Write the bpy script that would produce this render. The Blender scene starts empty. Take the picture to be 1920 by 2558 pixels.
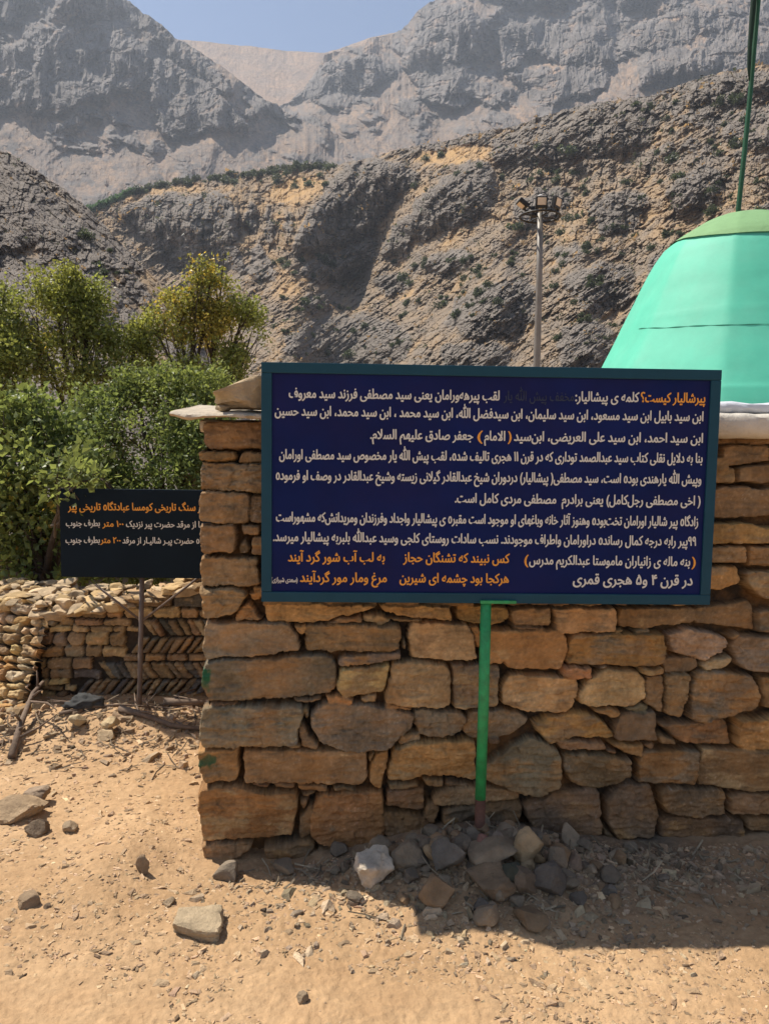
import bpy, bmesh, math, random
import numpy as np
from mathutils import Vector, Matrix

# ------------------------------------------------------------------ camera, sky, sun
SC = bpy.context.scene
COL = SC.collection
F, CX, CY = 1850.0, 960.0, 1279.0            # focal length and centre of the photograph in its own pixels
CAM = np.array([0.0, 0.0, 1.65])
_p, _ro = math.radians(4.6), math.radians(0.7)
_f = np.array([0, math.cos(_p), -math.sin(_p)])
_r0 = np.array([1.0, 0, 0]); _u0 = np.cross(_r0, _f)
_r = math.cos(_ro) * _r0 + math.sin(_ro) * _u0
_u = math.cos(_ro) * _u0 - math.sin(_ro) * _r0
cam = bpy.data.cameras.new('camera')
cam.sensor_fit = 'VERTICAL'; cam.sensor_height = 36.0; cam.lens = 36.0 * F / 2558.0
cam.clip_start = 0.05; cam.clip_end = 20000
cam_o = bpy.data.objects.new('camera', cam); COL.objects.link(cam_o)
cam_o.matrix_world = Matrix(((_r[0], _u[0], -_f[0], CAM[0]), (_r[1], _u[1], -_f[1], CAM[1]),
                             (_r[2], _u[2], -_f[2], CAM[2]), (0, 0, 0, 1)))
SC.camera = cam_o

SUN_TO = Vector((-0.465, 0.212, 0.86)).normalized()     # towards the sun: high, left and behind the wall
elev = math.asin(SUN_TO.z)
world = bpy.data.worlds.new('World'); SC.world = world; world.use_nodes = True
nt = world.node_tree
sky = nt.nodes.new('ShaderNodeTexSky'); sky.sky_type = 'NISHITA'; sky.sun_disc = False
sky.sun_elevation = elev; sky.sun_rotation = math.atan2(SUN_TO.x, SUN_TO.y)
sky.altitude = 1400; sky.air_density = 1.0; sky.dust_density = 0.7; sky.ozone_density = 1.0
bg = nt.nodes['Background']; bg.inputs['Strength'].default_value = 0.083
nt.links.new(sky.outputs[0], bg.inputs[0])
sun = bpy.data.lights.new('sun', 'SUN'); sun.energy = 4.8; sun.angle = math.radians(0.5); sun.color = (1.0, 0.93, 0.82)
sun_o = bpy.data.objects.new('sun', sun); COL.objects.link(sun_o)
sun_o.rotation_euler = (-SUN_TO).to_track_quat('-Z', 'Y').to_euler(); sun_o.location = (-8, 4, 20)
SC.view_settings.view_transform = 'Standard'; SC.view_settings.look = 'None'
SC.view_settings.exposure = 0.75; SC.view_settings.gamma = 1.0
SC.cycles.max_bounces = 8; SC.cycles.volume_bounces = 0; SC.cycles.diffuse_bounces = 4
SC.cycles.use_denoising = True; SC.cycles.denoising_prefilter = 'ACCURATE'

rng = np.random.default_rng(7)
random.seed(7)

# ------------------------------------------------------------------ geometry helpers
def ray(px, py):
    px = np.asarray(px, float); py = np.asarray(py, float)
    return (_f + ((px - CX) / F)[..., None] * _r - ((py - CY) / F)[..., None] * _u)
def at(px, py, Y):                                       # where the line of sight meets the depth Y
    d = ray(px, py); return CAM + d * ((Y - CAM[1]) / d[..., 1])[..., None]
def ground_pt(px, py, z=0.0):
    d = ray(px, py); return CAM + d * ((z - CAM[2]) / d[..., 2])[..., None]

def _h(ix, iy, iz, seed):
    with np.errstate(over='ignore'):
        h = (ix.astype(np.int64) * 374761393 + iy.astype(np.int64) * 668265263 + iz.astype(np.int64) * 2147483647 + seed * 974634533) & 0xFFFFFFFF
        h = ((h ^ (h >> 13)) * 1274126177) & 0xFFFFFFFF
        h = ((h ^ (h >> 16)) * 2246822519) & 0xFFFFFFFF
    return ((h ^ (h >> 15)) & 0xFFFFFF) / float(0xFFFFFF)
def noise2(x, y, seed=0):
    x = np.asarray(x, float); y = np.asarray(y, float)
    x, y = np.broadcast_arrays(x, y)
    ix, iy = np.floor(x), np.floor(y); fx, fy = x - ix, y - iy
    ux = fx * fx * fx * (fx * (fx * 6 - 15) + 10); uy = fy * fy * fy * (fy * (fy * 6 - 15) + 10)
    z = np.zeros_like(ix)
    def g(a, b):
        t = _h(ix + a, iy + b, z, seed) * 2 * np.pi
        return np.cos(t) * (fx - a) + np.sin(t) * (fy - b)
    n = (g(0, 0) * (1 - ux) + g(1, 0) * ux) * (1 - uy) + (g(0, 1) * (1 - ux) + g(1, 1) * ux) * uy
    return n * 1.4
def noise3(P, seed=0):
    P = np.asarray(P, float); I = np.floor(P); f = P - I; u = f * f * (3 - 2 * f); out = 0
    for a in (0, 1):
        for b in (0, 1):
            for c in (0, 1):
                w = (u[:, 0] if a else 1 - u[:, 0]) * (u[:, 1] if b else 1 - u[:, 1]) * (u[:, 2] if c else 1 - u[:, 2])
                out = out + w * _h(I[:, 0] + a, I[:, 1] + b, I[:, 2] + c, seed)
    return out * 2 - 1
def fbm(x, y, o=4, seed=0, gain=.5):
    s = 0; a = 1; t = 0
    for i in range(o):
        s = s + a * noise2(x * 2 ** i + 17.3 * i, y * 2 ** i - 9.1 * i, seed + i); t += a; a *= gain
    return s / t
def ridged(x, y, o=4, seed=0, gain=.5):
    s = 0; a = 1; t = 0
    for i in range(o):
        s = s + a * (1 - 2 * np.abs(noise2(x * 2 ** i + 5.7 * i, y * 2 ** i + 3.3 * i, seed + i))); t += a; a *= gain
    return s / t
def worley(x, y, seed=0):
    """flat-topped angular cells: a random value for the nearest cell and the distance to its border"""
    ix, iy = np.floor(x), np.floor(y); z = np.zeros_like(ix)
    d1 = np.full(x.shape, 9.0); d2 = d1.copy(); val = np.zeros(x.shape); tx = np.zeros(x.shape); ty = np.zeros(x.shape)
    for a in (-1, 0, 1):
        for b in (-1, 0, 1):
            cx = ix + a + .15 + .7 * _h(ix + a, iy + b, z, seed); cy = iy + b + .15 + .7 * _h(ix + a, iy + b, z, seed + 1)
            d = (x - cx) ** 2 + (y - cy) ** 2; h = _h(ix + a, iy + b, z, seed + 2)
            near = d < d1
            d2 = np.where(near, d1, np.minimum(d2, d)); val = np.where(near, h, val)
            tx = np.where(near, x - cx, tx); ty = np.where(near, y - cy, ty); d1 = np.where(near, d, d1)
    return val, np.sqrt(d2) - np.sqrt(d1), tx, ty
def blocks(x, y, seed=0):
    v, e, tx, ty = worley(x, y, seed)
    w = _h(np.floor(v * 9999), np.floor(v * 999), np.zeros_like(v), seed + 7)
    return v + (w - .5) * 1.1 * tx + (v - .5) * 1.1 * ty - .35 * sstep(.16, .02, e)
def boxblur(A, kx, ky):
    for ax, k in ((1, kx), (0, ky)):
        k = int(k) | 1; pad = [(0, 0), (0, 0)]; pad[ax] = (k // 2 + 1, k // 2)
        c = np.cumsum(np.pad(A, pad, mode='edge'), ax)
        A = (np.take(c, range(k, c.shape[ax]), ax) - np.take(c, range(0, c.shape[ax] - k), ax)) / k
    return A
def sstep(a, b, x):
    t = np.clip((x - a) / (b - a), 0, 1); return t * t * (3 - 2 * t)

def mesh_np(name, V, Fc, mat, parent=None, smooth=False, attrs=None, cols=None):
    """one mesh object from numpy arrays; Fc is an (n,k) array or a list of such arrays"""
    me = bpy.data.meshes.new(name)
    V = np.ascontiguousarray(V, dtype=np.float32)
    fl = Fc if isinstance(Fc, list) else [Fc]
    loops = np.concatenate([f.ravel() for f in fl]).astype(np.int32)
    tot = np.concatenate([np.full(len(f), f.shape[1]) for f in fl]).astype(np.int32)
    st = np.concatenate([[0], np.cumsum(tot)[:-1]]).astype(np.int32)
    me.vertices.add(len(V)); me.vertices.foreach_set('co', V.ravel())
    me.loops.add(len(loops)); me.loops.foreach_set('vertex_index', loops)
    me.polygons.add(len(tot)); me.polygons.foreach_set('loop_start', st); me.polygons.foreach_set('loop_total', tot)
    me.polygons.foreach_set('use_smooth', np.full(len(tot), smooth))
    for k, a in (attrs or {}).items():
        at_ = me.attributes.new(k, 'FLOAT', 'POINT'); at_.data.foreach_set('value', np.ascontiguousarray(a, dtype=np.float32).ravel())
    for k, c in (cols or {}).items():
        c = np.asarray(c); c4 = np.concatenate([c, np.ones((len(c), 1))], 1).astype(np.float32)
        at_ = me.attributes.new(k, 'FLOAT_COLOR', 'POINT'); at_.data.foreach_set('color', c4.ravel())
    me.update(calc_edges=True); me.validate()
    me.materials.append(mat)
    o = bpy.data.objects.new(name, me); COL.objects.link(o)
    if parent: o.parent = parent
    return o
def grid_faces(nu, nv, flip=False):
    i = np.arange(nu * nv).reshape(nv, nu)
    q = np.stack([i[:-1, :-1], i[:-1, 1:], i[1:, 1:], i[1:, :-1]], -1).reshape(-1, 4)
    return q[:, ::-1] if flip else q
class MB:
    """collects simple solids, then becomes ONE mesh object"""
    def __init__(s): s.bm = bmesh.new()
    def box(s, c, d, M=None, bev=0.0):
        r = bmesh.ops.create_cube(s.bm, size=1.0)
        bmesh.ops.scale(s.bm, vec=d, verts=r['verts'])
        if bev:
            ed = list({e for v in r['verts'] for e in v.link_edges})
            rr = bmesh.ops.bevel(s.bm, geom=ed, offset=bev, segments=2, affect='EDGES', profile=.6)
            vs = list({v for f in rr['faces'] for v in f.verts} | {v for v in r['verts'] if v.is_valid})
        else: vs = r['verts']
        T = Matrix.Translation(Vector(c))
        bmesh.ops.transform(s.bm, matrix=(M @ T if M else T), verts=vs)
    def tube(s, pts, rad, n=10, cap=True):
        pts = [Vector(p) for p in pts]; rad = rad if hasattr(rad, '__len__') else [rad] * len(pts)
        rings = []; ref = None
        for i, p in enumerate(pts):
            t = (pts[min(i + 1, len(pts) - 1)] - pts[max(i - 1, 0)]).normalized()
            if ref is None:
                ref = t.cross(Vector((0, 0, 1))) if abs(t.z) < .9 else t.cross(Vector((0, 1, 0)))
            a = (ref - t * ref.dot(t)).normalized(); ref = a; b = t.cross(a)
            rings.append([s.bm.verts.new(p + (a * math.cos(2 * math.pi * k / n) + b * math.sin(2 * math.pi * k / n)) * rad[i]) for k in range(n)])
        for A, B in zip(rings, rings[1:]):
            for k in range(n): s.bm.faces.new((A[k], A[(k + 1) % n], B[(k + 1) % n], B[k]))
        if cap: s.bm.faces.new(rings[0][::-1]); s.bm.faces.new(rings[-1])
    def build(s, name, mat, parent=None, smooth=False):
        bmesh.ops.recalc_face_normals(s.bm, faces=s.bm.faces[:])
        me = bpy.data.meshes.new(name); s.bm.to_mesh(me); s.bm.free(); me.materials.append(mat)
        if smooth: me.polygons.foreach_set('use_smooth', [True] * len(me.polygons))
        o = bpy.data.objects.new(name, me); COL.objects.link(o)
        if parent: o.parent = parent
        return o
def tag(o, label, cat, group=None, kind=None):
    if label: o['label'] = label
    if cat: o['category'] = cat
    if group: o['group'] = group
    if kind: o['kind'] = kind
    return o
def thing(name, label, cat, loc=(0, 0, 0), group=None):
    o = bpy.data.objects.new(name, None); COL.objects.link(o); o.location = loc; o.empty_display_size = .2
    return tag(o, label, cat, group)
def settle(root):
    """children were modelled in world space: keep them there under a root that stands somewhere else"""
    inv = Matrix.Translation(-Vector(root.location))
    for c in root.children: c.matrix_parent_inverse = inv

# ------------------------------------------------------------------ materials
def mat(name, col, rough=.85, var=.25, scale=8.0, bump=.0, bscale=40., bdist=.01, attr=None, tint2=None, tscale=2.0, tmix=.5, spec=.3, metal=0.0, coord='Object'):
    m = bpy.data.materials.new(name); m.use_nodes = True
    n = m.node_tree.nodes; l = m.node_tree.links; b = n['Principled BSDF']
    b.inputs['Roughness'].default_value = rough; b.inputs['Specular IOR Level'].default_value = spec; b.inputs['Metallic'].default_value = metal
    tc = n.new('ShaderNodeTexCoord')
    def noise(sc, det=6, rg=.6):
        t = n.new('ShaderNodeTexNoise'); t.inputs['Scale'].default_value = sc; t.inputs['Detail'].default_value = det; t.inputs['Roughness'].default_value = rg
        l.new(tc.outputs[coord], t.inputs['Vector']); return t
    if attr:
        a = n.new('ShaderNodeAttribute'); a.attribute_name = attr; src = a.outputs['Color']
    else:
        a = n.new('ShaderNodeRGB'); a.outputs[0].default_value = (*col, 1); src = a.outputs[0]
    if tint2:
        t = noise(tscale, 5); rp = n.new('ShaderNodeValToRGB'); rp.color_ramp.elements[0].position = .42; rp.color_ramp.elements[1].position = .68
        rp.color_ramp.elements[1].color = (tmix, tmix, tmix, 1)
        l.new(t.outputs['Fac'], rp.inputs[0]); mx = n.new('ShaderNodeMix'); mx.data_type = 'RGBA'
        l.new(rp.outputs[0], mx.inputs['Factor']); l.new(src, mx.inputs['A']); mx.inputs['B'].default_value = (*tint2, 1); src = mx.outputs['Result']
    if var:
        t = noise(scale, 8, .65); mr = n.new('ShaderNodeMapRange'); mr.inputs['From Min'].default_value = .25; mr.inputs['From Max'].default_value = .75
        mr.inputs['To Min'].default_value = 1 - var; mr.inputs['To Max'].default_value = 1 + var
        l.new(t.outputs['Fac'], mr.inputs['Value']); v = n.new('ShaderNodeVectorMath'); v.operation = 'SCALE'
        l.new(src, v.inputs[0]); l.new(mr.outputs[0], v.inputs['Scale']); src = v.outputs[0]
    l.new(src, b.inputs['Base Color'])
    if bump:
        t = noise(bscale, 8, .7); bp = n.new('ShaderNodeBump'); bp.inputs['Strength'].default_value = bump; bp.inputs['Distance'].default_value = bdist
        l.new(t.outputs['Fac'], bp.inputs['Height']); l.new(bp.outputs[0], b.inputs['Normal'])
    return m
def leaf_mat(name):
    m = bpy.data.materials.new(name); m.use_nodes = True
    n = m.node_tree.nodes; l = m.node_tree.links; n.remove(n['Principled BSDF'])
    a = n.new('ShaderNodeAttribute'); a.attribute_name = 'col'
    d = n.new('ShaderNodeBsdfPrincipled'); d.inputs['Roughness'].default_value = .45; d.inputs['Specular IOR Level'].default_value = .35
    t = n.new('ShaderNodeBsdfTranslucent'); mx = n.new('ShaderNodeMixShader'); mx.inputs[0].default_value = .42
    hs = n.new('ShaderNodeHueSaturation'); hs.inputs['Value'].default_value = 1.6; hs.inputs['Saturation'].default_value = 1.1; hs.inputs['Hue'].default_value = .485
    l.new(a.outputs['Color'], d.inputs['Base Color']); l.new(a.outputs['Color'], hs.inputs['Color']); l.new(hs.outputs[0], t.inputs['Color'])
    l.new(d.outputs[0], mx.inputs[1]); l.new(t.outputs[0], mx.inputs[2]); l.new(mx.outputs[0], n['Material Output'].inputs[0])
    return m
M = {}
M['stone'] = mat('weathered_stone', None, attr='col', rough=.8, var=.42, scale=9, bump=1.0, bscale=60, bdist=.012, tint2=(.45, .215, .065), tscale=5.5, tmix=.5)
M['rock'] = mat('loose_rock', None, attr='col', rough=.9, var=.35, scale=12, bump=1.0, bscale=60, bdist=.014)
M['rubble'] = mat('dry_rubble', None, attr='col', rough=.9, var=.35, scale=14, bump=.7, bscale=45, bdist=.01)
M['leaf'] = leaf_mat('leaf')
M['bark'] = mat('bark', (.075, .055, .04), var=.5, scale=25, bump=.8, bscale=60)
M['frame'] = mat('teal_painted_steel', (.009, .055, .088), spec=.2, rough=.5, var=.12, scale=6, bump=.12, bscale=25, bdist=.004)
M['panel'] = mat('navy_panel', (.0028, .0115, .082), spec=.12, rough=.5, var=.25, scale=3, tint2=(.011, .012, .072), tscale=2.2, tmix=.8)
M['panel_dark'] = mat('dark_panel', (.0045, .012, .021), spec=.12, rough=.6, var=.2, scale=4)
M['white'] = mat('white_lettering', (.66, .64, .58), rough=.6, var=.08, scale=30)
M['orange'] = mat('orange_lettering', (.80, .35, .055), rough=.6, var=.1, scale=30)
M['faded'] = mat('faded_lettering', (.030, .040, .075), rough=.6, var=.6, scale=40)
M['green_post'] = mat('green_paint', (.035, .32, .11), tint2=(.055, .16, .06), tscale=22, tmix=.55, rough=.5, var=.3, scale=24, bump=.25, bscale=60, bdist=.003)
M['rust'] = mat('rusty_steel', (.13, .06, .04), rough=.85, var=.4, scale=30, bump=.4, bscale=80, bdist=.004)
M['brown_post'] = mat('brown_steel', (.15, .11, .085), rough=.6, var=.25, scale=12)
M['dome'] = mat('turquoise_paint', (.095, .47, .325), rough=.6, var=.09, scale=5, tint2=(.15, .46, .33), tscale=2.1, tmix=.5, bump=.1, bscale=9, bdist=.01)
M['domecap'] = mat('sage_cloth', (.19, .34, .155), rough=.8, var=.14, scale=3, bump=.3, bscale=7, bdist=.03)
M['crack'] = mat('crack', (.035, .20, .135), rough=.9, var=.2)
M['plaster'] = mat('white_plaster', (.56, .51, .43), rough=.9, var=.22, scale=7, bump=.6, bscale=18, bdist=.02)
M['white_sheet'] = mat('white_sheet', (.58, .59, .62), rough=.7, var=.08, scale=7, bump=.6, bscale=8, bdist=.02)
M['slate'] = mat('pale_slate', (.42, .355, .27), rough=.9, var=.3, scale=14, bump=.6, bscale=30, bdist=.01)
M['pole_green'] = mat('dark_green_paint', (.016, .075, .035), rough=.45, var=.2, scale=5)
M['flag'] = mat('dark_cloth', (.012, .030, .022), rough=.9, var=.3, scale=9)
M['mast'] = mat('galvanised_steel', (.20, .185, .165), rough=.55, var=.18, scale=3, metal=.35)
M['lamp_dark'] = mat('dark_housing', (.018, .017, .016), rough=.5, var=.2)
M['lamp_glass'] = mat('floodlight_glass', (.62, .50, .36), rough=.3, var=.1)
M['lamp_white'] = mat('white_cap', (.72, .70, .66), rough=.5, var=.1)
M['dry_twig'] = mat('dry_wood', (.17, .12, .085), var=.4, scale=20, bump=.5, bscale=60)
M['cloth_dark'] = mat('dirty_cloth', (.050, .050, .048), rough=.95, var=.6, scale=12)
M['earth'] = mat('earth_core', (.10, .07, .05), var=.3)

# ------------------------------------------------------------------ ground
def gh(x, y):
    x = np.asarray(x, float); y = np.asarray(y, float)
    z = .022 * fbm(x * .9, y * .9, 4, 3) + .012 * fbm(x * 4, y * 4, 3, 9)
    z = z + .13 * np.exp(-(((x - .42) / .50) ** 2 + ((y - 2.88) / .30) ** 2) * 1.2)          # rubble heap at the post
    z = z + .0 * np.exp(-(((x + .45) / .35) ** 2 + ((y - 2.78) / .10) ** 2))
    z = z + .06 * sstep(3.6, 4.6, y) * sstep(.2, -1.0, x) + .07 * np.exp(-(((x + 1.7) / .5) ** 2 + ((y - 4.25) / .16) ** 2))
    z = z - .03 * np.exp(-(((x + .55) / .45) ** 2 + ((y - 2.85) / .22) ** 2)) + .05 * np.exp(-(((x + 1.05) / .16) ** 2 + ((y - 2.9) / .3) ** 2))
    rr = np.hypot(x, y)
    return z - 4.5 * sstep(8, 26, rr)
def build_ground():
    th = np.concatenate([np.linspace(-36, 36, 620), np.linspace(37.5, 322.5, 150)]) * math.pi / 180
    r = np.concatenate([[0.2, .7, 1.1], np.geomspace(1.3, 6.5, 520), np.geomspace(6.7, 60, 50), np.geomspace(80, 4200, 12)])
    T, R = np.meshgrid(th, r); x = R * np.sin(T); y = R * np.cos(T)
    z = gh(x, y)
    near = sstep(9, 5, R)
    w = fbm(x * 11, y * 11, 4, 21); z = z + near * (.006 * w + .007 * np.maximum(ridged(x * 17 + w, y * 23, 3, 5) - .35, 0) + .004 * fbm(x * 45, y * 45, 2, 8))
    V = np.stack([x, y, z], -1).reshape(-1, 3)
    nu, nv = len(th), len(r)
    q = grid_faces(nu, nv)
    i = np.arange(nu * nv).reshape(nv, nu)
    wrap = np.stack([i[:-1, -1], i[:-1, 0], i[1:, 0], i[1:, -1]], -1)
    n0 = len(V); V = np.vstack([V, [[0, 0, gh(0, 0)]]])
    fan = np.stack([i[0], np.roll(i[0], -1), np.full(nu, n0)], -1)
    pale = np.clip(.5 + .9 * fbm(V[:, 0] * .8, V[:, 1] * 1.4, 4, 41), 0, 1)
    c = np.array([.375, .236, .124]) * (1 - pale[:, None]) + np.array([.515, .342, .193]) * pale[:, None]
    k = np.clip(1.15 - np.hypot((V[:, 0] - .75) / 1.0, (V[:, 1] - 2.92) / .42) + .8 * fbm(V[:, 0] * 3, V[:, 1] * 3, 4, 47), 0, 1)[:, None]     # ground colour darkened and greyed round the rubble to deepen the wall's shade
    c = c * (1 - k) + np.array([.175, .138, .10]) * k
    m = mat('sandy_ground', None, attr='col', rough=.95, var=.22, scale=26, bump=.7, bscale=70, bdist=.012, tint2=(.34, .20, .10), tscale=6, tmix=.35, spec=.15)
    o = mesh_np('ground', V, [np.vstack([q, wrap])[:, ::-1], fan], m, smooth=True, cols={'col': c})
    o['kind'] = 'structure'
build_ground()

def flakes(name, x, y, size, flat, mat_, label, cat, cbase, cvar=.25, seed=3):
    g = np.random.default_rng(seed); n = len(x)
    base = np.array([[-1, -.7, -1], [1, -.8, -1], [.8, .8, -1], [-.9, .75, -1], [-.7, -.5, 1], [.65, -.6, 1], [.6, .45, 1], [-.6, .6, 1]], float) * .5
    B = base[None] * (1 + .35 * g.normal(size=(n, 8, 3)))
    S = np.stack([size * g.uniform(.7, 1.5, n), size * g.uniform(.5, 1.0, n), size * flat * g.uniform(.6, 1.4, n)], -1)
    B = B * S[:, None]
    a = g.uniform(0, 6.28, n); t = g.normal(0, .28, n)
    ca, sa, ct, st = np.cos(a), np.sin(a), np.cos(t), np.sin(t)
    y1 = B[..., 1] * ct[:, None] - B[..., 2] * st[:, None]; z1 = B[..., 1] * st[:, None] + B[..., 2] * ct[:, None]
    X = B[..., 0] * ca[:, None] - y1 * sa[:, None] + x[:, None]; Y = B[..., 0] * sa[:, None] + y1 * ca[:, None] + y[:, None]
    Z = z1 + (gh(x, y) + size * flat * .25)[:, None]
    V = np.stack([X, Y, Z], -1).reshape(-1, 3)
    q = np.array([[0, 3, 2, 1], [4, 5, 6, 7], [0, 1, 5, 4], [1, 2, 6, 5], [2, 3, 7, 6], [3, 0, 4, 7]])
    Fq = (q[None] + (np.arange(n) * 8)[:, None, None]).reshape(-1, 4)
    c = np.asarray(cbase)[None] * (1 + cvar * g.normal(size=(n, 1))) * (1 + .02 * g.normal(size=(n, 3)))
    o = mesh_np(name, V, Fq, mat_, cols={'col': np.repeat(np.clip(c, .03, .8), 8, 0)})
    return tag(o, label, cat, kind='stuff')

# ------------------------------------------------------------------ rocks
def ico(sub):
    bm = bmesh.new(); bmesh.ops.create_icosphere(bm, subdivisions=sub, radius=1.0)
    V = np.array([v.co[:] for v in bm.verts]); Fc = np.array([[v.index for v in f.verts] for f in bm.faces]); bm.free(); return V, Fc
ICO3 = ico(3); ICO4 = ico(4)
def rock_geo(dims, seed, rot=(0, 0, 0), cuts=13, rough=.085, sub=4, blocky=.0):
    V, Fc = ICO4 if sub == 4 else ICO3
    V = V.copy(); g = np.random.default_rng(seed)
    if blocky:                                            # towards a rounded block
        m = np.max(np.abs(V), 1, keepdims=True); V = V * (1 - blocky) + V / m * blocky * .82
    for k in range(cuts):
        d = g.normal(size=3); d /= np.linalg.norm(d); h = g.uniform(.48, .84)
        s = V @ d; over = s > h
        V[over] -= np.outer((s[over] - h) * .93, d)
    n = noise3(V * 2.1 + seed * 3.7, seed) * .6 + noise3(V * 5.2 + seed, seed + 1) * .35 + noise3(V * 12 + seed, seed + 2) * .28
    V *= (1 + rough * n * 1.6)[:, None]
    ext = (V.max(0) - V.min(0)) / 2; V = (V - (V.max(0) + V.min(0)) / 2) / ext * np.asarray(dims) / 2
    E = Matrix.Identity(3)
    from mathutils import Euler
    E = np.array(Euler([math.radians(a) for a in rot]).to_matrix())
    return V @ E.T, Fc
def rock(name, label, cat, pos, dims, seed, col, rot=(0, 0, 0), group=None, sink=.18, rest=None, **k):
    V, Fc = rock_geo(dims, seed, rot, **k)
    z0 = V[:, 2].min(); h = V[:, 2].max() - z0
    base = (float(gh(pos[0], pos[1])) if rest is None else rest)
    V = V - np.array([0, 0, z0 + sink * h])
    g = np.random.default_rng(seed); n = noise3(V * 14, seed)
    c = np.asarray(col)[None] * (1 + .22 * n)[:, None]
    o = mesh_np(name, V, Fc, M['rock'], smooth=True, cols={'col': np.clip(c, .02, .85)})
    o.data.set_sharp_from_angle(angle=math.radians(32))
    o.location = (pos[0], pos[1], base)
    return tag(o, label, cat, group)
def rock_px(name, label, cat, px, py, w, h, seed, col, depth=.9, lift=0.0, Y=None, group=None, **k):
    """a rock whose foot stands at (px, py) in the photograph and which is w by h of its pixels"""
    if Y is None:
        p = ground_pt(px, py)
        for _ in range(6): p = ground_pt(px, py, float(gh(p[0], p[1])) + lift)
    else: p = at(px, py, Y)
    s = p[1] / F
    d = w * s * depth
    return rock(name, label, cat, (p[0], p[1] + d * .42), (w * s, d, h * s * 1.12), seed, col, group=group,
                rest=float(gh(p[0], p[1])) + lift, **k)

# ------------------------------------------------------------------ dry-stone walls as relief
PAL = {'b': (.265, .172, .088), 'g': (.225, .178, .115), 'o': (.40, .225, .088), 'r': (.32, .165, .070), 't': (.43, .295, .145),
       'd': (.185, .125, .070), 'k': (.115, .10, .08), 'w': (.42, .31, .19)}
def poly_inside(px, pz, P, k=.004):
    n = len(P); ins = np.zeros(px.shape, bool); acc = 0
    for i in range(n):
        x1, y1 = P[i]; x2, y2 = P[(i + 1) % n]
        cond = ((y1 > pz) != (y2 > pz)) & (px < (x2 - x1) * (pz - y1) / ((y2 - y1) or 1e-9) + x1)
        ins ^= cond
        ex, ey = x2 - x1, y2 - y1; L2 = ex * ex + ey * ey + 1e-12
        t = np.clip(((px - x1) * ex + (pz - y1) * ey) / L2, 0, 1)
        d = np.hypot(px - x1 - t * ex, pz - y1 - t * ey)
        acc = acc + np.exp(-d / k)
    d = np.maximum(-k * np.log(acc + 1e-30), 0)
    return np.where(ins, d, -1.0)
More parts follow.
